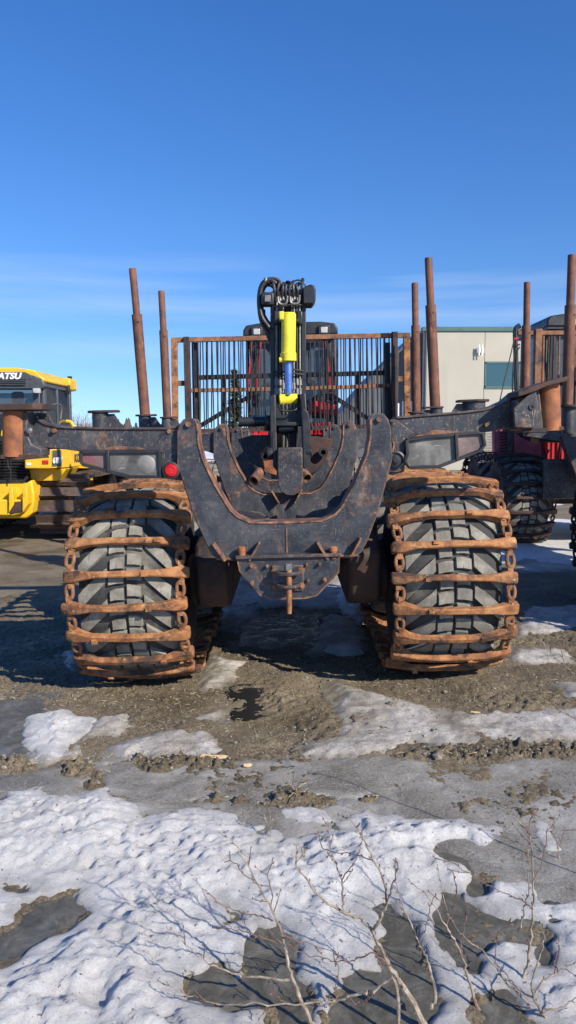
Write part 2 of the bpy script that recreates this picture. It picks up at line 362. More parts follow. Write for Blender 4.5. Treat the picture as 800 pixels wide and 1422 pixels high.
# ================================================================== WHEELS AND TRACKS
RT, BOG = 0.66, 1.45
def tyre_mesh(name='tyre'):
    b = MB()
    b.lathe([(.29, -.24), (.33, -.275), (.42, -.305), (.50, -.312), (.565, -.30), (.590, -.25), (.600, -.15), (.603, 0),
             (.600, .15), (.590, .25), (.565, .30), (.50, .312), (.42, .305), (.33, .275), (.29, .24)], (0, 0, 0), 'x', 56)
    return b.mesh(name, 40)
def tread_mesh():
    b = MB(); rnd = random.Random(3); N = 20; pitch = 2*math.pi*.60/N
    def rv(v): return .603 - .035*(abs(v)/.30)**3.2
    def block(cols, h, jit=.003):
        # cols: list of (v, u0, u1); lofted slab following the carcass
        n = len(cols); vs = []
        for lay in (0, 1):
            for i, (v, u0, u1) in enumerate(cols):
                r = rv(v) + (h if lay else -.012); ins = .005 if lay else 0
                vv = v
                if lay and i == 0: vv += .005*(1 if cols[-1][0] > v else -1)
                if lay and i == n-1: vv -= .005*(1 if cols[-1][0] > cols[0][0] else -1)
                for u in (u0+ins, (u0+u1)/2, u1-ins):
                    th = (u)/.60
                    vs.append((vv, -r*math.cos(th), r*math.sin(th)))
        fs = []; k = 3*n
        for i in range(n-1):
            for j in (0, 1):
                a, c = i*3+j, (i+1)*3+j
                fs += [(a, a+1, c+1, c), (k+a, k+c, k+c+1, k+a+1)]
            a, c = i*3, (i+1)*3
            fs += [(a, c, k+c, k+a), (a+2, k+a+2, k+c+2, c+2)]
        for e in (0, n-1):
            a = e*3
            for j in (0, 1): fs.append((a+j, k+a+j, k+a+j+1, a+j+1))
        b.add(vs, fs)
    for i in range(N):
        u = i*pitch
        for s in (-1, 1):
            o = 0 if s < 0 else .022
            block([(s*.006, u+o, u+o+.074), (s*.055, u+o-.002, u+o+.074), (s*.108, u+o-.012, u+o+.062)], .025)
            block([(s*.008 , u+o+.088, u+o+.166), (s*.06, u+o+.088, u+o+.163), (s*.098, u+o+.082, u+o+.15)], .023)
            cols = []
            for t in (0, .2, .4, .6, .8, 1):
                v = .114 + t*.190; uc = .052 - t*.150 - .02*t*t
                w = .046 + .010*t
                cols.append((s*v, u+o+uc-w, u+o+uc+w))
            block(cols, .026)
            # shoulder buttress
            block([(s*.296, u+o-.155, u+o-.065), (s*.306, u+o-.155, u+o-.065)], .012)
    return b.mesh('tread_blocks', 30)
def bar_mesh(k):
    rnd = random.Random(k); b = MB()
    st = [(-.388, .028, -.066, -.016), (-.378, .036, -.070, -.008), (-.315, .036, -.064, .000), (-.285, .030, -.045, .008),
          (-.22, .022, -.020, .020), (-.1, .019, -.014, .026), (0, .0205, -.012, .027)]
    st = st + [(-a, w, z0, z1) for a, w, z0, z1 in st[-2::-1]]
    vs = []
    for x, w, z0, z1 in st:
        jy, jz = rnd.uniform(-.0025, .0025), rnd.uniform(-.0025, .0025); w *= rnd.uniform(.95, 1.05)
        for y, z in ((-w, z0), (w, z0), (w, z1-.006), (w-.007, z1), (-w+.007, z1), (-w, z1-.006)): vs.append((x, y+jy, z+jz))
    n = len(st); fs = []
    for i in range(n-1):
        for j in range(6): fs.append((i*6+j, i*6+(j+1) % 6, (i+1)*6+(j+1) % 6, (i+1)*6+j))
    fs += [tuple(range(6)), tuple((n-1)*6+j for j in range(5, -1, -1))]
    b.add(vs, fs)
    cx = rnd.choice([-.16, -.12, .10, .17, .2]); b.box((cx, rnd.choice([-.008, .008]), .030), (.034, .026, .018))
    for s in (-1, 1):
        b.cyl((s*.34, -.042, -.035), (s*.34, .042, -.035), .020, n=8)
        for o in (-1, 1): b.box((s*.343 + rnd.uniform(-.004, .004), o*.053, -.036), (.034, .046, .020), Matrix.Rotation(rnd.uniform(-.06, .06), 3, 'Z'))
    return b.mesh('track_bar', 40)
def link_mesh(k=0):
    b = MB(); pts = []; hw, hl = .023, .044
    for i in range(14):
        a = 2*math.pi*i/14; pts.append((hw*math.copysign(abs(math.cos(a))**.75, math.cos(a)), hl*math.sin(a), 0))
    b.tube(pts, .0125, 7, closed=True)
    return b.mesh('chain_link', 60)
TYRE = tyre_mesh(); TYRE.materials.append(M['rubber'])
TREAD = tread_mesh(); TREAD.materials.append(M['tread'])
BARS = [bar_mesh(k) for k in range(9)]; LINKS = [link_mesh()]
for m_ in BARS: m_.materials.append(M['rust_bar'])
for m_ in LINKS: m_.materials.append(M['rust_link'])
RIM = MB().lathe([(.29, -.22), (.30, -.235), (.27, -.20), (.25, -.10), (.16, -.08), (.15, -.12), (.05, -.13)], (0, 0, 0), 'x', 32)
RIM.lathe([(.29, .22), (.30, .235), (.27, .20), (.25, .10), (.16, .08), (.15, .12), (.05, .13)], (0, 0, 0), 'x', 32)
RIMM = RIM.mesh('wheel', 35); RIMM.materials.append(M['rust_dark'])

def track_pt(s):
    P = 2*math.pi*RT + 2*BOG; q = math.pi*RT/2; s = (s + q) % P
    if s < 2*q:
        th = (s-q)/RT; return (-RT*math.cos(th), RT*math.sin(th), th)
    s -= 2*q
    if s < BOG: return (s, RT - .035*math.sin(math.pi*s/BOG), math.pi/2)
    s -= BOG
    if s < 2*q:
        th = math.pi/2 + s/RT; return (BOG - RT*math.cos(th), RT*math.sin(th), th)
    s -= 2*q
    return (BOG - s, -RT, math.pi*1.5)
def frame(x, s, zc, yc, lift=0):
    y, z, th = track_pt(s)
    t = Vector((0, math.sin(th), math.cos(th))); n = Vector((0, -math.cos(th), math.sin(th))); X = Vector((1, 0, 0))
    m = Matrix((X, t, n)).transposed().to_4x4(); m.translation = Vector((x, yc+y, zc+z)) + n*lift
    return m
def wheel(root, x, y, z, rot):
    w = link('wheel', RIMM, root); w.location = (x, y, z)
    for nm, me in (('tyre', TYRE), ('tread_blocks', TREAD)):
        c = link(nm, me, w); c.rotation_euler.x = rot
def bogie(root, x, yc, zc, phase, seed, tracked=True, bars=None, links=None):
    bars = bars or BARS; links = links or LINKS; rnd = random.Random(seed); pitch = (2*math.pi*RT + 2*BOG)/34
    wheel(root, x, yc, zc, rnd.uniform(0, .3)); wheel(root, x, yc+BOG, zc, rnd.uniform(0, .3))
    if not tracked: return
    tr = root
    for i in range(34):
        o = link('track_bar', rnd.choice(bars), tr)
        o.matrix_basis = frame(x + rnd.uniform(-.012, .012), phase + i*pitch, zc, yc) @ Matrix.Rotation(rnd.uniform(-.025, .025), 4, 'Z') @ Matrix.Rotation(rnd.choice((0, math.pi)), 4, 'Z')
        for sx in (-1, 1):
            o = link('chain_link', links[0], tr)
            o.matrix_basis = frame(x + sx*.343, phase + (i+.5)*pitch, zc, yc, -.036) @ Matrix.Rotation(rnd.uniform(-.10, .10), 4, 'Z') @ Matrix.Rotation(rnd.uniform(-.3, .3), 4, 'Y')
    return tr

class Fr:
    """frame of a thing: turns a measured photo point at distance Y into the thing's own coordinates"""
    def __init__(s, loc, roll=0):
        s.loc = Vector(loc); s.roll = roll; s.rot = (0, -roll, 0)
        s.inv = Matrix.Rotation(-roll, 3, 'Y').inverted()
    def __call__(s, px, py, Y): return s.inv @ (W(px, py, Y) - s.loc)
    def xz(s, pts, Y): return [(lambda p: (p.x, p.z))(s(a, b, Y)) for a, b in pts]

# ================================================================== THE FORWARDER (seen from behind)
A = Fr((0.02, 5.18, 0), ROLL)
fw = thing('forwarder', 'black rusty forwarder seen from behind with orange wheel tracks and crane folded in empty bunk',
           'forwarder', A.loc, A.rot)
dY = A.loc.y
for sx, ph in ((-1, math.radians(-4.5)*RT), (1, math.radians(7.0)*RT)):
    bogie(fw, sx*.985 + (.05 if sx > 0 else -.025), 0, .68, ph, 11+sx)
for sx in (-1, 1):
    for y in (4.95, 6.4): wheel(fw, sx*.985, y, .68, .1)
# bogie cases, axle and main frame
for sx in (-1, 1):
    b = MB()
    x0, x1 = sx*.30, sx*.60
    b.prismx([(-.22, .52), (-.28, .60), (-.30, .86), (-.22, .96), (.5, 1.03), (1.0, 1.03), (1.6, .92), (1.72, .80), (1.65, .55), (1.5, .47), (0, .47)], sx*.40, sx*.62)
    b.lathe([(.17, -.05), (.17, .05)], (sx*.64, 0, .68), 'x', 20); b.lathe([(.17, -.05), (.17, .05)], (sx*.64, BOG, .68), 'x', 20)
    b.prismx([(-.1, .92), (-.02, 1.12), (.12, 1.14), (.3, 1.0)], sx*.40, sx*.58)
    b.build('bogie_case', M['rust_dark'], fw, bevel=.03)
MB().bb(-.72, .72, 5.15, 9.4, .62, 1.33).build('reflection_blocker', M['black_clean'], fw, bevel=.05)  # added dark block, keeps the red cab out of the puddle reflection
MB().cyl((-.45, .72, .74), (.45, .72, .74), .13).build('axle', M['rust_dark'], fw)
MB().bb(-.24, .24, -.55, 5.2, .70, .928).build('main_frame', M['black'], fw, bevel=.01)
MB().bb(-.17, .17, 4.2, 7.2, .75, 1.05).build('front_frame', M['rust_dark'], fw, bevel=.01)

# ---- bunks: U frames with rusty inner flanges, stake arms, sockets
SC = 4.45/1040
def uz(y): return 1.65 - (y-606)*SC*1.0
inn = [(.505, 1.735), (.500, 1.62), (.482, 1.53), (.412, 1.368), (.330, 1.222), (.290, 1.18), (.21, 1.142), (0, 1.137)]
oute = [(.625, 1.69), (.632, 1.50), (.600, 1.40), (.545, 1.20), (.475, 1.02), (.44, .955), (.39, .925), (0, .925)]
top = [(.505, 1.745), (.515, 1.765), (.545, 1.775), (.585, 1.765), (.61, 1.735)]
def bunk(y, first=False):
    poly = [(-x, z) for x, z in inn] + [(x, z) for x, z in inn[-2::-1]] + top + oute + [(-x, z) for x, z in oute[-2::-1]] + [(-x, z) for x, z in top[::-1]]
    b = MB(); b.prism(poly, y, y+.022); b.prism(poly, y+.13, y+.152)
    u = b.build('bunk_frame', M['black_scuffed'], fw, bevel=.004)
    f = [(-x, z) for x, z in inn] + [(x, z) for x, z in inn[-2::-1]]
    f = [(x*(1.006), z+.004) for x, z in f]
    MB().strip(f, .013, y-.006, y+.158).build('inner_flange', M['rust_edge'], u, bevel=.004)
    g = [(-x, z) for x, z in oute[1:]] + [(x, z) for x, z in oute[-2:0:-1]]
    MB().strip(g, .012, y+.024, y+.128).build('outer_flange', M['rust_edge'], u)
    for s in (-1, 1):
        MB().cyl((s*.555, y-.022, 1.735), (s*.555, y+.17, 1.735), .016, n=10).build('bolt', M['rust_edge'], u)
    return u
BY = [4.40-dY, 6.55-dY, 8.62-dY, 10.1-dY]
us = [bunk(y) for y in BY]
# seams, gussets and pins on the rear bunk
u = us[0]; y0 = BY[0]
b = MB(); b.bb(-.004, .004, y0-.006, y0+.001, .93, 1.12); b.bb(-.42, .42, y0-.008, y0+.001, .932, .942); b.build('weld_seam', M['rust_edge'], u)
for p0, p1 in ((A(297, 753, 4.4), A(314, 777, 4.4)), (A(361, 752, 4.4), A(347, 776, 4.4)), (A(440, 751, 4.4), A(455, 775, 4.4)), (A(500, 746, 4.4), A(488, 768, 4.4))):
    mb = MB(); d = (p1-p0); a = math.atan2(d.z, d.x)
    mb.box(((p0.x+p1.x)/2, y0-.035, (p0.z+p1.z)/2), (d.length, .07, .014), Matrix.Rotation(-a, 3, 'Y')); mb.build('gusset', M['rust_edge'], u, bevel=.002)
for px in (336, 463):
    p = A(px, 768, 4.36); MB().lathe([(.021, -.035), (.021, .01), (.024, .012), (.024, .036), (.017, .04)], (p.x, y0-.045, p.z), 'z', 14).build('pin', M['rust_pipe'], u)
for (a, c) in (((372, 690), (382, 714)), ((384, 690), (374, 714))): pass
for s in (-1, 1):     # curved rusty deck plates and ribs between the first and second bunk
    MB().prism([(s*.10, 1.10), (s*.18, 1.145), (s*.26, 1.160), (s*.33, 1.165), (s*.40, 1.15), (s*.30, 1.09), (s*.2, 1.06)], y0+.62, y0+.64).build('rib_plate', M['black_scuffed'], u, bevel=.004)
    MB().box((s*.155, y0+.5, 1.05), (.012, .5, .12), Matrix.Rotation(s*.35, 3, 'Z')).build('rib', M['rust_edge'], u)
    MB().box((s*.10, BY[1]-.05, 1.13), (.012, .08, .13), Matrix.Rotation(s*.5, 3, 'Y')).build('gusset', M['rust_edge'], us[1])
# tow plate with pin
tp = A.xz([(330, 776), (472, 771), (470, 794), (440, 826), (424, 830), (378, 831), (362, 826), (333, 792)], 4.36)
t = MB().prism(tp, 4.345-dY, 4.375-dY).build('tow_plate', M['black_scuffed'], fw, bevel=.006)
MB().strip(tp + tp[:1], .008, 4.343-dY, 4.377-dY).build('plate_edge', M['rust_edge'], t)
b = MB(); p = A(328, 774, 4.36); q = A(473, 770, 4.36); b.box(((p.x+q.x)/2, 4.37-dY, (p.z+q.z)/2+.004), (q.x-p.x, .10, .018)); b.build('top_flange', M['black'], t, bevel=.003)
p = A(400, 803, 4.33); MB().box((p.x, 4.335-dY, p.z), (.185, .016, .155)).build('hitch_plate', M['black'], t, bevel=.006)
for py, w in ((796, .062), (814, .055)):
    p = A(400, py, 4.25); b = MB(); n = 20
    b.prismz([(p.x + w*math.cos(math.pi+math.pi*i/n)*1.35, p.y + .045 + .085*math.sin(math.pi+math.pi*i/n)) for i in range(n+1)] , p.z-.009, p.z+.009)
    b.build('hitch_jaw', M['black'], t, bevel=.003)
p = A(401, 795, 4.24); q = A(402, 852, 4.24)
b = MB(); b.tube([(p.x, p.y, p.z+.02), (p.x, p.y, p.z-.02), (q.x, q.y, q.z+.03), (q.x, q.y, q.z)], [.017, .017, .015, .012], 14)
b.build('hitch_pin', M['rust_bar'], t)
p = A(400, 787, 4.24); MB().cyl((p.x, p.y, p.z-.018), (p.x, p.y, p.z+.018), .022, n=6).build('pin_nut', M['steel'], t)
for px, py, r in ((381, 793, .017), (419, 792, .019), (381, 815, .014), (419, 813, .019), (349, 786, .011), (444, 783, .011), (350, 810, .012), (451, 805, .012), (371, 786, .009), (426, 784, .009), (428, 806, .010)):
    p = A(px, py, 4.33); b = MB(); b.cyl((p.x, p.y-.012, p.z), (p.x, p.y+.02, p.z), r, n=12); b.cyl((p.x, p.y-.02, p.z), (p.x, p.y, p.z), r*.55, n=6)
    b.build('bolt', M['rust_link'], t)

# ---- rear stake arms
YA = 4.46
la = A.xz([(38, 578), (43, 574), (52, 583), (62, 589), (81, 594), (135, 596), (190, 596), (236, 596), (250, 592), (256, 640), (258, 668), (246, 667), (225, 664), (222, 628), (209, 626), (111, 627), (90, 624), (60, 622), (47, 617), (40, 606)], YA)
ra = A.xz([(528, 586), (550, 581), (600, 577), (648, 573), (672, 570), (689, 565), (704, 558), (716, 548), (718, 594), (700, 596), (675, 600), (580, 604), (566, 610), (560, 640), (562, 655), (545, 660), (534, 657)], YA)
arm = {}
for nm, pl, s in (('l', la, -1), ('r', ra, 1)):
    a = MB().prism(pl, YA-dY, YA+.05-dY).build('stake_arm', M['black'], fw, bevel=.006); arm[s] = a
    tops = pl[2:9] if s < 0 else pl[1:8]
    MB().strip([(x, z+.004) for x, z in tops], .014, YA-.012-dY, YA+.17-dY).build('top_flange', M['black'], a, bevel=.003)
# raised reinforcing plates beside the U
MB().prism(A.xz([(209, 627), (233, 597), (250, 596), (254, 664), (226, 663), (225, 628)], YA-.01), YA-.018-dY, YA-dY).build('side_plate', M['black'], arm[-1], bevel=.003)
MB().prism(A.xz([(541, 583), (549, 582), (575, 601), (566, 606), (560, 630), (562, 651), (552, 656), (537, 655), (548, 625)], YA-.01), YA-.018-dY, YA-dY).build('side_plate', M['black'], arm[1], bevel=.003)
# edge strip of the right reinforcing plate
MB().strip(A.xz([(545, 586), (543, 600), (547, 617), (545, 630), (537, 640), (533, 650)], YA-.02), .012, YA-.035-dY, YA-.018-dY).build('edge_strip', M['rust_edge'], arm[1])
p = A(550.5, 638, YA-.03); b = MB(); b.lathe([(.050, 0), (.050, -.02), (.040, -.024), (.036, -.012), (.022, -.012), (.022, -.03), (.008, -.032)], (p.x, p.y+.01, p.z), 'y', 28); b.build('lift_eye', M['black_clean'], arm[1])
for s, px, py in ((-1, 235, 599), (1, 546, 588), (-1, 75, 598), (1, 676, 590)):
    p = A(px, py, YA-.02); MB().cyl((p.x, p.y-.01, p.z), (p.x, p.y+.02, p.z), .013, n=8).build('bolt', M['rust_link'], arm[s])
# ledge bracket over the lamp guards
MB().prism(A.xz([(135, 626), (160, 619), (192, 621), (212, 627)], YA-.02), YA-.03-dY, YA-dY).build('lamp_bracket', M['rust_edge'], arm[-1], bevel=.003)
MB().prism(A.xz([(575, 606), (600, 597), (625, 598), (655, 601), (660, 606)], YA-.02), YA-.03-dY, YA-dY).build('lamp_bracket', M['rust_edge'], arm[1], bevel=.003)
# lamp guards
def guard(s, outline, split, ypx, lensmats, disc):
    a = arm[s]; ol = A.xz(outline, YA-.02)
    g = MB().strip(ol + ol[:1], .020, YA-.05-dY, YA+.02-dY).build('lamp_guard', M['black_clean'], fw, bevel=.004)
    (x0, z0), (x1, z1) = A.xz(split, YA-.02)
    MB().strip([(x0, z0), (x1, z1)], .018, YA-.055-dY, YA-dY).build('guard_bar', M['black_clean'], g, bevel=.003)
    xs = (x0+x1)/2
    MB().prism(ol, YA-.005-dY, YA+.015-dY).build('backing', M['plastic'], g)
    L_ = [p for p in ol if p[0] < xs]; R_ = [p for p in ol if p[0] >= xs]
    # panes either side of the bar
    def clip(pts, keep):
        res = []; n = len(pts)
        for i in range(n):
            p, q = pts[i], pts[(i+1) % n]; ip, iq = keep(p[0]), keep(q[0])
            if ip: res.append(p)
            if ip != iq:
                t_ = (xs - p[0])/(q[0]-p[0]); res.append((xs, p[1] + t_*(q[1]-p[1])))
        return res
    MB().prism(clip(ol, lambda x: x < xs), YA-.03-dY, YA-.022-dY).build('pane', M[lensmats[0]], g)
    MB().prism(clip(ol, lambda x: x >= xs), YA-.031-dY, YA-.023-dY).build('pane', M[lensmats[1]], g)
    if disc:
        p = A(disc[0], disc[1], YA-.03); MB().lathe([(.055, 0), (.045, -.006), (.0, -.009)], (p.x, YA-.031-dY, p.z), 'y', 28).build('reversing_lamp', M['haze_lens'], g)
    return g
guard(-1, [(114, 627), (221, 626), (223, 632), (224, 662), (182, 662), (155, 655), (117, 645), (113, 640)], [(151, 625), (152, 655)], 0, ('plastic_red', 'plastic'), (203, 645))
guard(1, [(564, 611), (600, 606), (660, 601), (669, 602), (672, 618), (665, 626), (634, 638), (608, 648), (568, 648), (562, 640), (565, 630)], [(632, 602), (634, 640)], 0, ('plastic', 'plastic_red'), None)
p = A(238.5, 653, YA-.03)
tl = MB().lathe([(.052, .02), (.052, -.03), (.040, -.034), (.040, -.016)], (p.x, p.y, p.z), 'y', 32).build('tail_light', M['black_clean'], fw)
MB().lathe([(.039, -.016), (.039, -.03), (.033, -.038), (.016, -.041), (0.001, -.042)], (p.x, p.y, p.z), 'y', 32).build('red_lens', M['lens_red'], tl)
MB().lathe([(.027, -.038), (.024, -.043), (.021, -.038)], (p.x, p.y, p.z), 'y', 24).build('lens_ring', M['lens_red'], tl)

# rear stake sockets (empty pipes) with their cap plates and cradles
Y = 4.38
# left
c0 = A(20, 571, Y); c1 = A(20, 634, Y); r = 15.5*Y/1040
s_ = MB().cyl(c1, c0, r, n=32).build('stake_socket', M['rust_pipe'], fw)
p = A(20, 566, Y); b = MB(); pl = []
xa, xb = A(0-4, 565, Y).x, A(64, 572, Y).x
pl = [(xa, p.y-.10), (xb-.04, p.y-.10), (xb, p.y-.06), (xb, p.y+.10), (xa+.03, p.y+.16), (xa-.02, p.y+.05)]
MB().prismz(pl, p.z-.020, p.z+.018).build('cap_plate', M['rust_dark'], s_, bevel=.006)
b = MB(); b.prism(A.xz([(33, 572), (42, 573), (39, 600), (46, 617), (60, 623), (60, 633), (34, 633)], Y), Y-dY-.03, Y-dY+.13); b.build('cradle', M['black'], s_, bevel=.006)
MB().prism(A.xz([(38, 572), (56, 573), (64, 590), (70, 596), (60, 596), (45, 586)], Y), Y-dY+.14, Y-dY+.16).build('web_plate', M['black'], s_)
p = A(40, 598, Y-.05); MB().lathe([(.020, 0), (.018, -.014), (.006, -.02)], (p.x, p.y+.015, p.z), 'y', 14).build('bolt', M['steel'], s_)
b = MB(); b.prism(A.xz([(5, 631), (58, 631), (62, 636), (30, 639), (4, 637)], Y), Y-dY-.05, Y-dY+.1); b.build('foot_plate', M['rust_dark'], s_, bevel=.004)
# right
c0 = A(762, 534, Y); c1 = A(764, 598, Y); r = 14.5*Y/1040
s_ = MB().cyl(c1, c0, r, n=32).build('stake_socket', M['rust_pipe'], fw)
b = MB(); pl = A.xz([(712, 545), (734, 537), (752, 531), (780, 524), (780, 531), (752, 538), (736, 545), (712, 553)], Y)
b.prism(pl, Y-dY-.10, Y-dY+.12); b.build('cap_plate', M['rust_dark'], s_, bevel=.006)
MB().prism(A.xz([(712, 567), (720, 560), (743, 539), (746, 560), (746, 590), (742, 595), (714, 594)], Y-.06), Y-dY-.075, Y-dY-.05).build('cradle', M['black'], s_, bevel=.006)
MB().prism(A.xz([(714, 556), (746, 540), (752, 598), (716, 598)], Y), Y-dY-.04, Y-dY+.12).build('web_plate', M['black'], s_, bevel=.006)
p = A(739, 565, Y-.08); MB().lathe([(.020, 0), (.018, -.012), (.008, -.012), (.006, -.004)], (p.x, p.y+.01, p.z), 'y', 14).build('bolt', M['print_black'], s_)
MB().prism(A.xz([(722, 597), (778, 592), (780, 597), (760, 601), (724, 601)], Y), Y-dY-.05, Y-dY+.1).build('foot_plate', M['rust_dark'], s_, bevel=.004)

# forward bunks: arms, sockets with flanges, stakes
def arms(i, Y, hw):
    for s in (-1, 1):
        y = BY[i]
        a = MB().prism([(s*.60, 1.50), (s*.60, 1.70), (s*(hw-.15), 1.70), (s*(hw-.02), 1.80), (s*(hw-.02), 1.56), (s*.75, 1.56)], y+.04, y+.09).build('stake_arm', M['black'], fw, bevel=.005)
def socket(px, pytop, pybot, Y, rpx, fl, stakepts=None, breakw=None):
    """px centre, flange y, fl = (left px, right px) of the flange"""
    k = Y/1040; c0 = A(px, pytop, Y); c1 = A(px, pybot, Y)
    s_ = MB().cyl((c1.x, c1.y, c1.z-.22), c0, rpx*k, n=20).build('stake_socket', M['black'], fw)
    xa, xb = A(fl[0], pytop, Y).x, A(fl[1], pytop, Y).x
    cy = c0.y; n = 10
    hwid = rpx*k+.02
    left = [(c0.x + (-1)**0*(-1)*hwid*math.sin(math.pi*i/n)*1.05, cy - hwid*math.cos(math.pi*i/n)) for i in range(n+1)]
    side = 1 if (fl[1]-px) > (px-fl[0]) else -1
    arc = [(c0.x - side*(px_r)*1.0, cy + dy) for px_r, dy in [((abs((xa if side > 0 else xb)-c0.x))*math.sin(math.pi*i/n), -hwid*math.cos(math.pi*i/n)) for i in range(n+1)]]
    far = xb if side > 0 else xa
    poly = arc + [(far, cy+hwid*.6), (far, cy-hwid*.6)]
    MB().prismz(poly, c0.z-.008, c0.z+.012).build('socket_flange', M['rust_dark'], s_, bevel=.003)
    w = MB().prism([(c0.x+side*rpx*k*.9, c0.z-.02), (c0.x+side*(rpx*k+.05), c0.z-.02), (c0.x+side*(rpx*k+.10), c0.z-.10), (c0.x+side*(rpx*k+.22), c0.z-.18), (c0.x+side*rpx*k*.9, c0.z-.24)], cy-.02, cy+.02)
    w.build('web_plate', M['black'], s_)
    if stakepts:
        (x0, y0_), (x1, y1_), (x2, y2_) = stakepts; r0, r1 = breakw
        a, b_, c = A(x0, y0_, Y), A(x1, y1_, Y), A(x2, y2_, Y)
        st = MB().tube([a + (a-b_).normalized()*.1, b_ , b_ + (c-b_).normalized()*.001], [r0*k, r0*k, r0*k*.95], 20).build('stake', M['rust_stake'], fw)
        d = (c-b_).normalized()
        MB().tube([b_ - d*.02, c - d*.01, c], [r1*k, r1*k, r1*k*.9], 20).build('stake_top', M['rust_stake'], st)
        for t_ in (.05, .93):
            q = a.lerp(b_, t_); MB().cyl((q.x+.3*r0*k, q.y-r0*k*1.02, q.z), (q.x+.3*r0*k, q.y-r0*k*.6, q.z), .012, n=8).build('pin_hole', M['print_black'], st)
socket(139, 572, 594, 6.6, 11, (122, 165)); socket(658, 557, 572, 6.6, 15.5, (635, 679))
socket(201, 577, 594, 8.7, 8.5, (188, 217), ((203, 594), (190, 437), (184, 373)), (7.0, 4.9))
socket(606, 566, 577, 8.7, 8.5, (587, 616), ((605, 580), (598, 424), (595, 358)), (7.2, 5.2))
socket(232, 580, 594, 10.2, 7.5, (222, 246), ((233, 592), (227, 459), (224, 404)), (5.8, 4.4))
socket(577, 573, 582, 10.2, 7.5, (566, 590), ((578.5, 585), (577, 452), (576, 393)), (5.9, 4.5))
for i, (Y_, hw) in enumerate(((0, 0), (6.6, 1.6), (8.7, 1.64), (10.2, 1.6))):
    if i: arms(i, Y_, hw)

# ---- headboard gate
YH = 10.55; y0 = YH-dY
def rect(mb, px0, px1, py0, py1, Y, d, dy=0):
    a, b_ = A(px0, py0, Y), A(px1, py1, Y); c, e_ = A(px1, py0, Y), A(px0, py1, Y)
    mb.add([(a.x, a.y+dy, a.z), (c.x, c.y+dy, c.z), (b_.x, b_.y+dy, b_.z), (e_.x, e_.y+dy, e_.z),
            (a.x, a.y+d+dy, a.z), (c.x, c.y+d+dy, c.z), (b_.x, b_.y+d+dy, b_.z), (e_.x, e_.y+d+dy, e_.z)],
           [(0, 1, 2, 3), (7, 6, 5, 4), (0, 4, 5, 1), (1, 5, 6, 2), (2, 6, 7, 3), (3, 7, 4, 0)])
    return mb
def seg(mb, x0, y0_, x1, y1_, wpx, Y, d, dy=0):
    a, b_ = A(x0, y0_, Y), A(x1, y1_, Y); dd = b_-a; ang = math.atan2(dd.z, dd.x)
    mb.box(((a.x+b_.x)/2, a.y+d/2+dy, (a.z+b_.z)/2), (dd.length, d, wpx*Y/1040), Matrix.Rotation(-ang, 3, 'Y')); return mb
hb = seg(MB(), 238, 472, 570, 465, 6.5, YH, .06).build('headboard', M['rust_frame'], fw, bevel=.006)
for x0, y_0, x1, y_1, w in ((241.5, 470, 243, 592, 8), (565, 467, 566, 585, 8.5)):
    seg(MB(), x0, y_0, x1, y_1, w, YH, .08, -.003).build('headboard_post', M['rust_bar'], hb, bevel=.005)
for x0, y_0, x1, y_1, w in ((259, 468, 262, 596, 8), (548, 461, 548, 588, 8)):
    seg(MB(), x0, y_0, x1, y_1, w, YH, .10, -.04).build('headboard_post', M['rust_dark'], hb, bevel=.005)
for x0, y_0, x1, y_1 in ((245, 532, 258, 532), (552, 526, 563, 526)):
    seg(MB(), x0, y_0, x1, y_1, 7, YH, .05, .01).build('headboard_bracket', M['rust_frame'], hb)
for x0, y_0, x1, y_1, w in ((263, 542, 376, 540, 5.2), (424, 539, 545, 535, 5.2)):
    seg(MB(), x0, y_0, x1, y_1, w, YH, .05, .035).build('cross_rail', M['rust_frame'], hb, bevel=.004)
seg(MB(), 263, 522, 545, 515, 6.5, YH, .05, .30).build('rear_rail', M['black_clean'], hb, bevel=.004)
for x in (271, 541):
    seg(MB(), x-2, 474, x, 592, 9, YH, .06, .12).build('rear_post', M['black_clean'], hb, bevel=.004)
for x, ya in ((307, 522), (500, 518)):
    seg(MB(), x, ya, x, 592, 6, YH, .05, .31).build('rear_post', M['black_clean'], hb)
seg(MB(), 255, 599, 560, 591, 6, YH, .06, .03).build('bottom_rail', M['rust_dark'], hb)
for x0, y_0, x1, y_1 in ((274, 592, 374, 532), (424, 524, 520, 585)):
    seg(MB(), x0, y_0, x1, y_1, 6, YH, .05, .2).build('diagonal_brace', M['black_clean'], hb)
for x0, y_0, x1, y_1 in ((362, 465, 395, 512), (438, 465, 415, 500)):
    seg(MB(), x0, y_0, x1, y_1, 9, YH, .05, .16).build('diagonal_brace', M['black_clean'], hb)
rnd = random.Random(5)
x = 268.0; k = 0
while x < 545:
    if not (374 < x < 426) :
        yt = 470 - (x-240)/330*7
        b = MB(); lean = rnd.uniform(-1, 1)*1.1
        a = A(x, yt, YH); c = A(x+2.2+lean, 595, YH)
        b.tube([(a.x, a.y+.03, a.z), (c.x, c.y+.03, c.z)], .0085, 6)
        b.build('gate_bar', M['rust_dark'] if k % 2 else M['louvre'], hb)
    x += 6.2 + rnd.uniform(-.5, .5); k += 1
x = 275.0
while x < 540:
    if not (372 < x < 428):
        yt = 470 - (x-240)/330*7
        a = A(x, yt+2, YH); c = A(x, 594, YH)
        MB().tube([(a.x, a.y+.27, a.z), (c.x, c.y+.27, c.z)], .009, 6).build('rear_gate_bar', M['black_clean'], hb)
    x += 8.2 + rnd.uniform(-.7, .7)

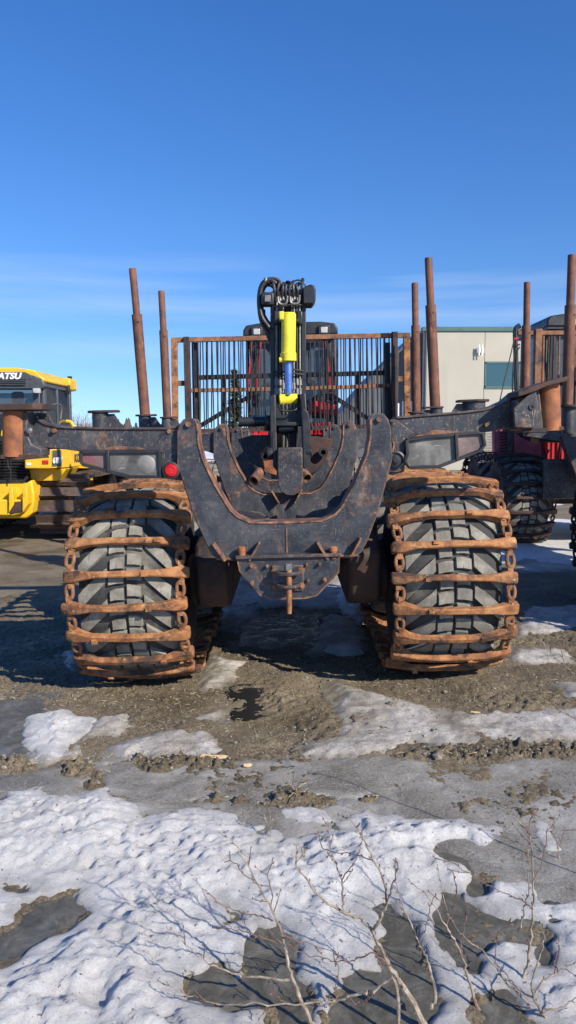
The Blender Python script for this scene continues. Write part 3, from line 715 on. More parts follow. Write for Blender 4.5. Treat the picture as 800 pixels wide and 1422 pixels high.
# ---- crane, folded down into the load space
YC = 7.15
def pt(px, py, Y=YC): return A(px, py, Y)
boom = MB()
rect(boom, 378, 422, 402, 590, YC, .16, .10)
boom = boom.build('crane_boom', M['black_clean'], fw, bevel=.01)
for x0, x1, ya, yb in ((375.5, 382, 405, 560), (418.5, 425, 403, 560)):
    rect(MB(), x0, x1, ya, yb, YC, .20, 0).build('boom_rail', M['black_clean'], boom, bevel=.006)
for x0, x1 in ((381, 391), (412, 420)):
    rect(MB(), x0, x1, 433, 452, YC, .10, -.06).build('pivot_ear', M['black_clean'], boom, bevel=.01)
p = pt(386, 446, YC-.08); q = pt(416, 446, YC-.08); MB().cyl(p, q, .03).build('pivot_pin', M['black_clean'], boom)
# hydraulic pipes with fittings
rnd = random.Random(21)
for i, px in enumerate((384.5, 388.5, 393, 405, 408.5, 412, 416)):
    a, b_ = pt(px, 402, YC-.02), pt(px+rnd.uniform(-1, 1), 546, YC-.02)
    tb = MB().tube([a, a.lerp(b_, .5), b_], .0105, 8).build('hydraulic_pipe', M['black_clean'] if i % 2 else M['steel'], boom)
    for t_ in ((.86, .95) if i in (0, 1, 5, 6) else (.9,)):
        c = a.lerp(b_, t_); MB().cyl(c, c + Vector((0, 0, -.06)), .019, n=8).build('hose_fitting', M['steel'], tb)
    c = a.lerp(b_, .02); MB().cyl(c, c + Vector((0, 0, -.09)), .017, n=8).build('hose_fitting', M['steel'], tb)
for py in (425, 516, 521):
    p, q = pt(380, py, YC-.04), pt(421, py-1, YC-.04)
    MB().tube([p, p.lerp(q, .3)+Vector((0, -.025, -.01)), p.lerp(q, .7)+Vector((0, -.03, .01)), q], .009, 6).build('hose_clamp', M['hose'], boom)
# hose bundle at the top
for i in range(8):
    x0 = 381 + i*5.3; pk = 396 - rnd.uniform(0, 6)
    pts = [pt(x0, 412, YC-.03), pt(x0+rnd.uniform(-1, 1), 403, YC-.05), pt(x0+rnd.uniform(-3, 3), pk, YC-.03), pt(x0+rnd.uniform(-5, 5), pk-2, YC+.08), pt(x0+rnd.uniform(-6, 6), pk+5, YC+.2)]
    MB().tube(smooth_pts(pts), .0145, 8).build('hydraulic_hose', M['hose'], boom)
for pts in ([(386, 412), (387, 420), (393, 423), (398, 420), (399, 411)], [(403, 412), (404, 420), (410, 422), (415, 419), (416, 410)]):
    MB().tube(smooth_pts([pt(a, b, YC-.07) for a, b in pts]), .012, 8).build('hydraulic_hose', M['steel'], boom)
for k, pts in enumerate(([(390, 404), (382, 392), (372, 390), (364, 398), (361, 412), (361, 428), (365, 442), (372, 452), (378, 460)],
            [(395, 402), (386, 389), (372, 388), (363, 396), (359.5, 412), (360, 430), (363, 446), (370, 458), (378, 470)],
            [(386, 406), (378, 397), (370, 396), (365, 404), (363, 418), (365, 434), (371, 446), (377, 452)],
            [(404, 398), (408, 391), (415, 389), (421, 392), (425, 398)],
            [(366, 430), (367, 448), (373, 468), (380, 480)])):
    MB().tube(smooth_pts([pt(a, b, YC+.0+.04*k) for a, b in pts]), .018 if k != 3 else .008, 8).build('hydraulic_hose', M['hose'], boom)
kb = MB(); rect(kb, 378, 424, 400, 432, YC, .22, .05); kb.build('knuckle', M['black_clean'], boom, bevel=.02)
b = MB(); b.prism(A.xz([(425, 399), (431, 397), (437, 399), (438, 404), (438, 418), (434, 424), (421, 424), (420, 402)], YC), YC-dY-.08, YC-dY+.18)
b.build('lamp_housing', M['black_clean'], boom, bevel=.012)
lh = MB(); rect(lh, 363, 381, 407, 425, YC, .14, -.06); lh = lh.build('lamp_housing', M['black_clean'], boom, bevel=.015)
l2 = MB(); rect(l2, 368, 376, 412, 421, YC, .02, -.078); l2.build('lamp_lens', M['haze_lens'], lh, bevel=.003)
l3 = MB(); rect(l3, 360, 367, 410, 424, YC, .1, .0); l3.build('lamp_bracket', M['black_clean'], lh, bevel=.006)
p = pt(369, 388, YC); MB().cyl((p.x, p.y, p.z-.02), (p.x, p.y, p.z+.012), .018, n=8).build('hose_fitting', M['steel'], boom)
# yellow cylinder, blue rod
a, b_ = pt(401, 435, YC-.16), pt(400.5, 493, YC-.17)
cy = MB().tube([a, a.lerp(b_, .02), b_], [.060, .066, .066], 28).build('crane_cylinder', M['yellow_clean'], fw)
c, d = pt(400.5, 489, YC-.17), pt(400.5, 503, YC-.17)
MB().lathe([(.068, -.04), (.074, -.035), (.074, .035), (.060, .045)], (c+d)/2, 'z', 28).build('cylinder_gland', M['yellow_clean'], cy)
p = pt(391, 439, YC-.18); MB().box(p, (.05, .07, .08)).build('cylinder_port', M['yellow_clean'], cy, bevel=.012)
p = pt(391, 500, YC-.19); MB().cyl(p + Vector((-.02, 0, 0)), p + Vector((.05, 0, 0)), .026, n=14).build('cylinder_port', M['yellow_clean'], cy)
a, b_ = pt(400.5, 500, YC-.17), pt(401, 549, YC-.18); MB().cyl(a, b_, .034, n=22).build('cylinder_rod', M['blue_rod'], cy)
p, q = pt(388, 556, YC-.18), pt(413, 555, YC-.18); MB().tube([p, p.lerp(q, .05), p.lerp(q, .95), q], [.050, .056, .056, .050], 26).build('rod_eye', M['yellow_clean'], cy)
p = pt(401, 547, YC-.22); MB().cyl(p + Vector((0, -.02, 0)), p, .016, n=10).build('grease_nipple', M['steel'], cy)
# lower linkage
YL = 6.9
lk = MB(); rect(lk, 381, 420, 566, 592, YL, .16, .02); lk = lk.build('crane_linkage', M['black_clean'], fw, bevel=.012)
for ol in ([(375, 550), (383, 548), (384, 600), (381, 626), (376, 622)], [(417, 548), (424, 546), (427, 590), (425, 640), (420, 652), (419, 600)]):
    MB().prism(A.xz(ol, YL), YL-dY-.10, YL-dY+.14).build('side_plate', M['black_clean'], lk, bevel=.008)
a = MB(); rect(a, 383, 419, 586, 592, YL, .06, -.05); a.build('linkage_lip', M['black_clean'], lk, bevel=.01)
p, q = A(332, 586, YL+.1), A(378, 585, YL+.1); MB().cyl(p, q, .045, n=22).build('cross_shaft', M['black_clean'], lk)
for px, r in ((372, .07), (430, .075)):
    p = A(px, 587, YL); MB().cyl(p + Vector((-.022, .05, 0)), p + Vector((.022, .05, 0)), r, n=26).build('pivot_boss', M['black_clean'], lk, bevel=.008)
p = A(399, 573, YL); 
for i, px in enumerate((393, 398, 404, 409)):
    MB().tube(smooth_pts([A(px, 560, YL), A(px+.5, 575, YL+.02)]), .012, 8).build('hydraulic_hose', M['steel'], lk)
    MB().tube(smooth_pts([A(px-1, 592, YL+.12), A(px+.5, 605, YL+.06), A(px, 626, YL+.02)]), .015, 8).build('hydraulic_hose', M['hose'], lk)
p = A(398, 595, YL); MB().cyl((p.x-.07, p.y+.05, p.z), (p.x+.07, p.y+.05, p.z), .03, n=16).build('hose_clamp', M['steel'], lk)
MB().tube(smooth_pts([A(387, 562, YL-.02), A(389, 569, YL-.06), A(400, 571, YL-.06), A(411, 569, YL-.06), A(413, 561, YL-.02)]), .009, 7).build('hose_guard', M['black_clean'], lk)
YB = 6.45
bx = A.xz([(386, 622), (420, 621), (421, 672), (417, 682), (409, 688), (398, 688), (390, 683), (386, 672)], YB)
bb_ = MB().prism(bx, YB-dY, YB-dY+.24).build('rotator_box', M['black'], lk, bevel=.008)
for ol, dd in (([(420, 566), (428, 572), (432, 600), (431, 650), (424, 660), (421, 650)], .0), ([(378, 600), (384, 600), (385, 655), (379, 648)], .02)):
    MB().prism(A.xz(ol, YB+.1), YB-dY+.1+dd, YB-dY+.14+dd).build('link_arm', M['black_clean'], lk, bevel=.006)
for px, py in ((375, 630), (429, 628)):
    p = A(px, py, YB+.15); MB().cyl(p + Vector((-.025, 0, 0)), p + Vector((.025, 0, 0)), .055, n=22).build('pivot_boss', M['black_clean'], lk, bevel=.008)
# grapple jaws lying in the bunk
gr = MB().prism(A.xz([(362, 628), (372, 618), (384, 630), (384, 660), (374, 658), (364, 648)], 7.0), 7.0-dY, 7.05-dY).build('grapple', M['rust_pipe'], fw, bevel=.006)
MB().prism(A.xz([(420, 606), (440, 606), (463, 610), (452, 640), (440, 655), (424, 662), (420, 650)], 7.3), 7.3-dY, 7.34-dY).build('grapple_jaw', M['rust_dark'], gr, bevel=.006)
MB().prism(A.xz([(330, 610), (350, 604), (376, 604), (376, 650), (364, 652), (345, 640)], 7.4), 7.4-dY, 7.44-dY).build('grapple_jaw', M['black'], gr, bevel=.006)
for px, py, r in ((352, 668, .046), (427, 664, .046)):
    p = A(px, py, 6.5); d = Vector((.10 if px < 400 else -.10, .22, .12))
    b = MB(); b.lathe([(r, .16), (r, 0), (r*.74, 0), (r*.74, .13)], (0, 0, 0), 'z', 22)
    m4 = d.to_track_quat('Z', 'Y').to_matrix()
    b.v = [tuple(m4 @ Vector(v) + p) for v in b.v]; b.build('pipe_stub', M['rust_edge'], gr)
p = A(369, 634, 6.9); MB().lathe([(.04, 0), (.04, -.03), (.022, -.03), (.022, 0)], p, 'y', 20).build('grapple_bush', M['black_clean'], gr)
p = A(449, 628, 7.25); MB().lathe([(.045, 0), (.045, -.03), (.024, -.03), (.024, 0)], p, 'y', 20).build('grapple_bush', M['black_clean'], gr)
# stub ends on the second bunk tips
# crane post and slew base
MB().cyl((0, 4.15, 1.0), (0, 4.15, 1.75), .20, n=28).build('crane_post', M['black_clean'], fw)
MB().prismx([(1.9, 1.82), (1.95, 1.68), (4.2, 1.50), (4.35, 1.62), (4.2, 1.80)], -.12, .12).build('crane_base_arm', M['black_clean'], fw, bevel=.01)

# ---- cab
YK = 11.5
def cab(F, root, cx, Yk, dYr, zr, lamp_dx, fmat='red'):
    """cab with roof; cx centre in the machine's x, zr roof top"""
    y = Yk - dYr
    c = MB()
    for s in (-1, 1):
        c.prismx([(y+.02, 1.35), (y+.10, zr-.22), (y+.17, zr-.22), (y+.09, 1.35)], cx+s*.66-.022, cx+s*.66+.022)
        c.prismx([(y+1.2, 1.35), (y+1.2, zr-.22), (y+1.27, zr-.22), (y+1.27, 1.35)], cx+s*.66-.022, cx+s*.66+.022)
    c.bb(cx-.66, cx+.66, y, y+.08, 1.30, 1.40); c.bb(cx-.66, cx+.66, y+1.19, y+1.28, 1.30, 1.40)
    for s in (-1, 1): c.bb(cx+s*.66-.02, cx+s*.66+.02, y+.03, y+1.25, 1.30, 1.38); c.bb(cx+s*.66-.02, cx+s*.66+.02, y+.1, y+1.26, zr-.26, zr-.225)
    body = c.build('cab_frame', M[fmat], root, bevel=.01)
    r = MB(); r.prism([(cx-.71, zr-.19), (cx-.705, zr-.10), (cx-.66, zr-.03), (cx-.45, zr), (cx+.45, zr), (cx+.66, zr-.03), (cx+.705, zr-.10), (cx+.71, zr-.19)], y-.12, y+1.5)
    r.build('cab_roof', M['black_clean'], body, bevel=.02)
    MB().bb(cx-.69, cx+.69, y-.10, y+1.4, zr-.225, zr-.192).build('roof_lining', M[fmat], body)
    for d in lamp_dx:
        l_ = MB().bb(cx+d-.085, cx+d+.085, y-.17, y-.10, zr-.20, zr-.06).build('work_lamp', M['black_clean'], body, bevel=.012)
        MB().bb(cx+d-.05, cx+d+.05, y-.18, y-.168, zr-.175, zr-.09).build('lamp_lens', M['lamp_lens'], l_, bevel=.006)
    MB().bb(cx-.62, cx+.62, y+.06, y+.07, 1.4, zr-.25).build('rear_window', M['cab_glass'], body)
    MB().bb(cx-.62, cx+.62, y+1.22, y+1.23, 1.4, zr-.25).build('front_window', M['cab_glass'], body)
    for s in (-1, 1):
        MB().bb(cx+s*.665-.004, cx+s*.665+.004, y+.2, y+1.2, 1.4, zr-.25).build('side_window', M['cab_glass'], body)
        MB().prismx([(y+.0, zr-.22), (y+.0, zr-.55), (y+.12, 1.4), (y+.2, 1.4), (y+.12, zr-.22)], cx+s*.56-.05, cx+s*.56+.05).build('window_pillar', M['louvre'], body, bevel=.01)
    b = MB(); b.bb(cx-.22, cx+.22, y+.55, y+.68, 1.6, 2.45); b.bb(cx-.14, cx+.14, y+.55, y+.65, 2.48, 2.75); b.build('operator_seat', M['seat'], body, bevel=.05)
    MB().bb(cx-.68, cx+.68, y-.02, y+1.3, 1.0, 1.32).build('cab_floor', M['red_faded' if root is not fw else 'red'], body, bevel=.03)
    return body
cb = cab(A, fw, .10, YK, dY, 3.34, (-.50, .50), fmat='black_clean')
b = MB()
for pts in ([(352, 480), (350, 500), (349, 530), (352, 560)], [(462, 490), (464, 520), (459, 548)], [(346, 560), (350, 535), (354, 505), (360, 490)]):
    b.tube(smooth_pts([A(a, c, YK-.3) for a, c in pts]), .014, 6)
b.build('cab_cable', M['hose'], cb)
for x in (357, 345): seg(MB(), x+6, 475, x-2, 560, 2, YK, .04, -.1).build('ladder_rail', M['red'], cb)
seg(MB(), 452, 475, 462, 570, 2, YK, .04, -.1).build('ladder_rail', M['red'], cb)
MB().prism(A.xz([(428, 566), (436, 556), (468, 562), (471, 572), (466, 578), (430, 572)], 11.0), 11-dY, 11.3-dY).build('rear_fender', M['red'], cb, bevel=.02)
MB().prism(A.xz([(430, 588), (462, 586), (464, 604), (430, 604)], 10.9), 10.9-dY, 11.0-dY).build('rear_step', M['red'], cb, bevel=.01)
MB().prism(A.xz([(345, 596), (372, 594), (372, 607), (346, 608)], 10.9), 10.9-dY, 11.0-dY).build('rear_step', M['red'], cb, bevel=.01)
MB().prism(A.xz([(418, 562), (440, 548), (466, 560), (462, 580), (420, 580)], 11.2), 11.15-dY, 11.5-dY).build('engine_cover', M['louvre'], cb, bevel=.02)
p = A(348, 600, 10.8); MB().box(p, (.04, .02, .09)).build('reflector', M['white'], cb)
MB().prismx([(12.9-dY, 1.1), (12.9-dY, 1.75), (14.6-dY, 1.6), (14.8-dY, 1.1)], -.7, .85).build('bonnet', M['red'], fw, bevel=.04)

# ================================================================== SECOND FORWARDER, to the right
B = Fr((4.42, 8.0, 0.06), math.radians(.3))
f2 = thing('forwarder', 'red forwarder with black roofed cab, behind to the right, cut by the right edge', 'forwarder', B.loc, B.rot)
def shaded_rust(ms):  # copies in darker rust, shade on these tracks put into the colour
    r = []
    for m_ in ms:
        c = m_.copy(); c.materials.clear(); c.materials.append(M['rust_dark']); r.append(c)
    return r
DB, DL = shaded_rust(BARS[:4]), shaded_rust(LINKS)
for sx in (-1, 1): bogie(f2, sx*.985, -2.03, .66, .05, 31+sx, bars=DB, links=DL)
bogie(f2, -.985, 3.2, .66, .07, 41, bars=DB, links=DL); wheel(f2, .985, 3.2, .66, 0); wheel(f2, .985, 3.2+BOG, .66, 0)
def rect2(mb, px0, px1, py0, py1, Y, d):
    a, b_ = B(px0, py0, Y), B(px1, py1, Y); return mb.bb(a.x, b_.x, Y-B.loc.y, Y-B.loc.y+d, min(a.z, b_.z), max(a.z, b_.z))
for s in (-1, 1):
    MB().bb(s*.42, s*.6, -2.05, -.4, .45, .98).build('bogie_case', M['rust_dark'], f2, bevel=.03)
    MB().bb(s*.42, s*.6, 3.2, 4.8, .45, .98).build('bogie_case', M['rust_dark'], f2, bevel=.03)
MB().bb(-.25, .25, -1.8, 3.2, .95, 1.15).build('main_frame', M['black'], f2, bevel=.01)
MB().bb(-.40, .40, 3.0, 6.6, .70, 1.05).build('front_frame', M['rust_dark'], f2, bevel=.02)
def stake2(px, py_f, py_b, Y, rpx, stk, rr):
    k = Y/1040
    for mirror in (False, True):
        def T(p): return Vector((-p.x, p.y, p.z)) if mirror else p
        c0, c1 = T(B(px, py_f, Y)), T(B(px, py_b, Y))
        s_ = MB().cyl(c1, c0, rpx*k, n=20).build('stake_socket', M['black'], f2)
        MB().lathe([(rpx*k*1.75, -.01), (rpx*k*1.75, .012)], c0, 'z', 24).build('socket_flange', M['rust_dark'], s_)
        a, b_, c = [T(B(x, y, Y)) for x, y in stk]
        st = MB().tube([a, b_], rr[0]*k, 20).build('stake', M['rust_stake'], f2)
        MB().tube([b_ - (c-b_)*.02, c], rr[1]*k, 20).build('stake_top', M['rust_stake'], st)
        for t_ in (.9,):
            q = a.lerp(b_, t_); MB().cyl((q.x+.4*rr[0]*k, q.y-rr[0]*k*1.0, q.z), (q.x+.4*rr[0]*k, q.y-rr[0]*k*.5, q.z), .012, n=8).build('pin_hole', M['print_black'], st)
        yy = c0.y; sg = 1 if c0.x > 0 else -1
        MB().prism([(sg*.5, 1.50), (sg*.5, 1.64), (abs(c0.x)*sg, 1.72), (abs(c0.x)*sg, 1.60)], yy+.03, yy+.09).build('stake_arm', M['black'], f2, bevel=.005)
stake2(790, 564, 602, 8.4, 9.0, ((788, 566), (792, 424), (794.5, 354)), (7.3, 5.6))
stake2(731, 556, 600, 10.1, 7.5, ((730, 560), (731, 452), (732, 392)), (6.0, 4.3))
for y in (.4, 2.1):
    poly = [(-.75, 1.60), (-.48, 1.60), (-.40, 1.35), (-.28, 1.2), (.28, 1.2), (.40, 1.35), (.48, 1.60), (.75, 1.60), (.5, 1.0), (-.5, 1.0)]
    MB().prism(poly, y, y+.14).build('bunk_frame', M['black'], f2, bevel=.006)
# headboard 2
Y2 = 10.5
def P2(x, y): return B(x, y, Y2)
p = P2(748, 459); q = P2(748, 545); xl = p.x; 
h2 = MB().bb(xl-.28, -xl+.28, Y2-8.0, Y2-7.94, p.z-.06, p.z).build('headboard', M['rust_frame'], f2, bevel=.006)
for s in (-1, 1): MB().bb(s*abs(xl)-.045, s*abs(xl)+.045, Y2-8.03, Y2-7.93, 1.5, p.z+.02).build('headboard_post', M['rust_frame'], h2, bevel=.005)
za = P2(748, 532).z; MB().bb(xl, -xl, Y2-7.9, Y2-7.85, za-.03, za+.04).build('cross_rail', M['black_clean'], h2)
x = xl+.08; i = 0
while x < -xl:
    MB().tube([(x, Y2-7.97, p.z-.03), (x+.01, Y2-7.97, 1.71)], .013 if i % 2 else .018, 6).build('gate_bar', M['rust_dark'] if i % 3 else M['rust_frame'], h2); x += .073; i += 1
MB().bb(xl, -xl, Y2-7.97, Y2-7.92, 1.70, 1.75).build('bottom_rail', M['rust_dark'], h2)
# cab 2 (rounder roof)
MB().bb(-.32, .55, 1.95, 2.3, 1.15, 2.75).build('crane_post', M['black_clean'], f2, bevel=.03)  # crane column out of view, added to shade the red panels
MB().bb(-.14, .22, -1.2, 1.95, 1.95, 2.35).build('crane_boom', M['black_clean'], f2, bevel=.03)  # boom out of view, added with the column to shade the wheels
MB().bb(-.85, .85, 2.45, 2.5, .72, 1.28).build('shade_panel', M['black'], f2, bevel=.01)  # added panel that shades the track wheel ahead of it
c2 = cab(B, f2, .30, 11.9, 8.0, 3.47, (-.30, .40), fmat='louvre')
c2b = MB()
c2b.tube(smooth_pts([B(722, 452, 11.9), B(716, 458, 11.9), B(716, 480, 11.9), B(718, 560, 11.9)]), .04, 8)
c2b.build('cab_pillar', M['black_clean'], c2)
b = MB(); b.tube(smooth_pts([B(a_, b_, 11.7) for a_, b_ in ((722, 478), (716, 484), (713, 510), (712, 545), (718, 549), (720, 546))]), .012, 6)
b.tube(smooth_pts([B(a_, b_, 11.7) for a_, b_ in ((722, 482), (718, 490), (716, 520), (715, 538))]), .010, 6); b.build('grab_handle', M['black_clean'], c2)
b = MB(); b.tube([B(720, 470, 11.8), B(714, 471, 11.8)], .02, 6); b.build('mirror_arm', M['red'], c2)
b = MB(); b.tube(smooth_pts([B(714, 471, 11.8), B(708, 498, 11.7), B(699, 535, 11.6), B(692, 566, 11.5)]), .009, 6); b.build('cable', M['rust_dark'], c2)
# red bodywork between the wheel and the bunk
def pan(nm, ol, Y, d, mat, par, bev=.015): return MB().prism(B.xz(ol, Y), Y-8.0, Y-8.0+d).build(nm, M[mat], par, bevel=bev)
gp = pan('grille_panel', [(686, 596), (704, 595), (705, 632), (699, 634), (687, 628)], 11.5, .15, 'red_faded', f2)
for i in range(7): pan('grille_slot', [(694, 601+i*4.2), (703, 600+i*4.2), (703, 602.2+i*4.2), (694, 603.2+i*4.2)], 11.49, .02, 'print_black', gp, 0)
pan('side_post', [(705, 594), (713, 594), (713, 636), (705, 634)], 11.4, .1, 'black', f2)
bd = pan('body_panel', [(714, 594), (800, 594), (800, 640), (751, 642), (714, 636)], 11.4, .3, 'red_faded', f2)
pan('access_cover', [(715, 612), (752, 613), (752, 640), (716, 634)], 11.36, .05, 'red_faded', bd)
pan('body_panel', [(753, 610), (900, 606), (900, 640), (760, 640)], 11.34, .05, 'red', f2)
pan('step', [(733, 638), (768, 640), (768, 654), (733, 652)], 11.2, .2, 'black', f2)
b = MB(); b.tube(smooth_pts([B(779, 614, 11.2), B(776, 630, 11.15), B(773, 650, 11.2)]), .025, 8); b.build('handrail', M['red'], f2)
pan('yellow_decal', [(792, 625), (810, 625), (810, 633), (792, 633)], 11.32, .01, 'yellow', f2, 0)
pan('valve_block', [(722, 600), (790, 597), (796, 606), (780, 615), (745, 614), (728, 606)], 10.6, .25, 'louvre', f2)
# expanded-metal screen behind
msh = MB(); YM = 12.4
a, b_ = B(671, 598, YM), B(688, 630, YM)
for i in range(12):
    x = a.x + (b_.x-a.x)*i/11
    for j in range(16):
        z = a.z + (b_.z-a.z)*j/15; d = (b_.x-a.x)/22; dz = (a.z-b_.z)/30
        msh.tube([(x-d, YM-8, z), (x, YM-8, z+dz), (x+d, YM-8, z)], .005, 4)
mo = msh.build('mesh_screen', M['steel'], f2); mo['kind'] = 'stuff'
MB().cyl((.5, 4.0, .66), (-.5, 4.0, .66), .15).build('axle', M['rust_dark'], f2)

# ================================================================== BULLDOZER, to the left
D = Fr((-4.78, 12.3, 0))
dz = thing('bulldozer', 'yellow bulldozer with black cab and wide steel crawler tracks, parked at the left edge', 'bulldozer', D.loc)
def dp(nm, ol, Y, d, mat, par=dz, bev=.012): return MB().prism(D.xz(ol, Y), Y-12.3, Y-12.3+d).build(nm, M[mat], par, bevel=bev)
def shoe_track(xc):
    R, Lr = .46, 2.9; P = 2*math.pi*R + 2*Lr; n = 38
    sp = MB(); 
    for y in (0, Lr): sp.lathe([(.36, -.10), (.40, -.06), (.40, .06), (.36, .10)], (xc, y+.5, .50), 'x', 24)
    sp.bb(xc-.18, xc+.18, .5, Lr+.5, .22, .62)
    tr = sp.build('crawler_frame', M['shoe'], dz)
    me = MB(); w = .43
    me.box((0, 0, 0), (2*w, .175, .022)); me.box((0, -.075, .032), (2*w, .016, .055)); me.box((0, .083, -.008), (2*w, .03, .018))
    for sx in (-.09, .09):
        for sy in (-.03, .03): me.cyl((sx, sy, .01), (sx, sy, .02), .014, n=6)
    sh = me.mesh('track_shoe'); sh.materials.append(M['shoe'])
    for i in range(n):
        s = i*P/n; q = math.pi*R/2; s2 = (s+q) % P
        if s2 < 2*q: th = (s2-q)/R; y, z = -R*math.cos(th), R*math.sin(th)
        elif s2 < 2*q+Lr: th = math.pi/2; y = s2-2*q; z = R
        elif s2 < 4*q+Lr: th = math.pi/2+(s2-2*q-Lr)/R; y = Lr-R*math.cos(th); z = R*math.sin(th)
        else: th = 1.5*math.pi; y = Lr-(s2-4*q-Lr); z = -R
        t = Vector((0, math.sin(th), math.cos(th))); nn = Vector((0, -math.cos(th), math.sin(th)))
        m = Matrix((Vector((1, 0, 0)), t, nn)).transposed().to_4x4(); m.translation = Vector((xc, y+.5, z+.50))
        o = link('track_shoe', sh, tr); o.matrix_basis = m
shoe_track(D(83, 700, 12.3).x); shoe_track(-D(83, 700, 12.3).x)
# rear body
dp('rear_housing', [(-80, 671), (36, 671), (44, 666), (48, 690), (45, 712), (36, 720), (-80, 720)], 12.1, .5, 'yellow', dz, .03)
dp('drawbar_bracket', [(-80, 694), (34, 694), (32, 712), (20, 716), (-80, 716)], 11.95, .2, 'yellow', dz, .02)
for x, w in ((31, 6), (12, 5)): dp('lug', [(x, 680), (x+w, 676), (x+w+2, 700), (x, 712)], 11.9, .3, 'yellow')
dp('stain', [(11, 698), (31, 696), (30, 711), (14, 714)], 11.93, .02, 'rust_dark')
lv = dp('rear_louvre', [(-80, 575), (38, 575), (40, 668), (-80, 668)], 12.3, .1, 'louvre')
for i in range(14):
    MB().box((D(-20, 612, 12.25).x, -.06, D(0, 612+i*4.0, 12.25).z), (1.35, .05, .018), Matrix.Rotation(.5, 3, 'X')).build('louvre_slat', M['louvre'], lv)
b = MB(); b.tube([D(-60, 670, 12.1), D(33, 668, 12.1), D(38, 662, 12.1)], .025, 8); b.build('guard_rail', M['black_clean'], dz)
b = MB(); b.tube(smooth_pts([D(9, 590, 12.0), D(10, 620, 12.0), D(11, 645, 12.0), D(14, 652, 12.0)]), .012, 6); b.tube([D(15, 600, 12.0), D(15, 668, 12.0)], .01, 6); b.build('hose', M['hose'], dz)
# fender box with stickers
YF = 12.0
fb = MB(); 
P_ = [D(34, 651, YF), D(34, 634, YF), D(55, 624.5, YF), D(70, 624.5, YF), D(70, 651, YF)]
fb.prism([(p.x, p.z) for p in (P_[0], P_[1], P_[3], P_[4])], YF-12.3, YF-12.3+2.6)
xr = P_[4].x
fb.build('fender', M['yellow'], dz, bevel=.02)
a = D(70, 624, YF); c_ = D(70, 651, YF)
b = MB(); b.prismz([(xr-.02, YF-12.3+.02), (xr+.13, YF-12.3+.55), (xr+.16, YF-12.3+2.6), (xr-.02, YF-12.3+2.6)], c_.z, a.z); sd = b.build('side_box', M['yellow'], dz, bevel=.01)
def sidepanel(nm, t0, t1, z0, z1, mat, par):
    # lies 3 mm off the sloping rear face of the side box
    p0 = Vector((xr-.02, YF-12.3+.02, 0)); p1 = Vector((xr+.13, YF-12.3+.55, 0)); d = p1-p0; n = Vector((d.y, -d.x, 0)).normalized()*.004
    A0, A1 = p0+d*t0+n, p0+d*t1+n; B0, B1 = A0-n*.8, A1-n*.8
    vs = [(A0.x, A0.y, z0), (A1.x, A1.y, z0), (A1.x, A1.y, z1), (A0.x, A0.y, z1), (B0.x, B0.y, z0), (B1.x, B1.y, z0), (B1.x, B1.y, z1), (B0.x, B0.y, z1)]
    return MB().add(vs, [(0, 1, 2, 3), (7, 6, 5, 4), (0, 4, 5, 1), (1, 5, 6, 2), (2, 6, 7, 3), (3, 7, 4, 0)]).build(nm, M[mat], par), (A0+A1)/2+n, math.atan2(d.y, d.x)
dc, cpos, cang = sidepanel('model_decal', .08, .62, c_.z+.03, a.z-.02, 'decal_dark', sd)
def text(s, name, mat, parent, loc, rot, size, depth=.003, shear=0, bold=0):
    cu = bpy.data.curves.new(name, 'FONT'); cu.body = s; cu.size = size; cu.extrude = depth; cu.shear = shear; cu.offset = bold
    cu.align_x = 'CENTER'; cu.align_y = 'CENTER'; cu.resolution_u = 3
    tmp = bpy.data.objects.new('t', cu); COL.objects.link(tmp); bpy.context.view_layer.update()
    me = bpy.data.meshes.new_from_object(tmp.evaluated_get(bpy.context.evaluated_depsgraph_get())); me.name = name
    bpy.data.objects.remove(tmp); me.materials.clear(); me.materials.append(M[mat])
    o = link(name, me, parent); o.location = loc; o.rotation_euler = rot; return o
tt = text('61PX', 'lettering', 'white', dc, (cpos.x+.02, cpos.y-.012, (a.z+c_.z)/2-.03), (math.pi/2, 0, cang), .125, .003, .15, .005)
tt.scale.x = 1.0
p = D(100, 640, YF+1.2)
t3 = text('KOMATSU', 'lettering', 'print_black', sd, (xr+.150, YF-12.3+1.35, (a.z+c_.z)/2-.02), (math.pi/2, 0, math.radians(88.5)), .20, .004, .1, .004)
p = D(63, 642, YF); MB().box((p.x, YF-12.3-.003, p.z), (.10, .012, .065)).build('tail_reflector', M['lens_red'], dz, bevel=.004)
p = D(40, 644.5, YF); MB().box((p.x, YF-12.3-.003, p.z), (.075, .010, .045)).build('white_reflector', M['white'], dz, bevel=.004)
dp('inner_fender', [(40, 651), (92, 651), (80, 668), (44, 668)], 12.35, .8, 'yellow')
# hood and blade ahead
MB().bb(-.55, .55, 2.0, 4.0, .8, 1.55).build('bonnet', M['yellow'], dz, bevel=.05)
MB().bb(-.98, .98, 3.95, 4.10, .15, .95).build('blade_backing', M['yellow'], dz, bevel=.02)
b = MB(); b.prismx([(4.15, .02), (4.02, .2), (4.0, .45), (4.05, .7), (4.2, .93), (4.25, .93), (4.12, .7), (4.07, .45), (4.09, .2), (4.2, .02)], -1.5, 1.72); b.build('blade', M['yellow'], dz, bevel=.01)
MB().bb(.55, 1.55, 2.8, 3.1, .9, 1.12).build('deck', M['yellow'], dz, bevel=.02)
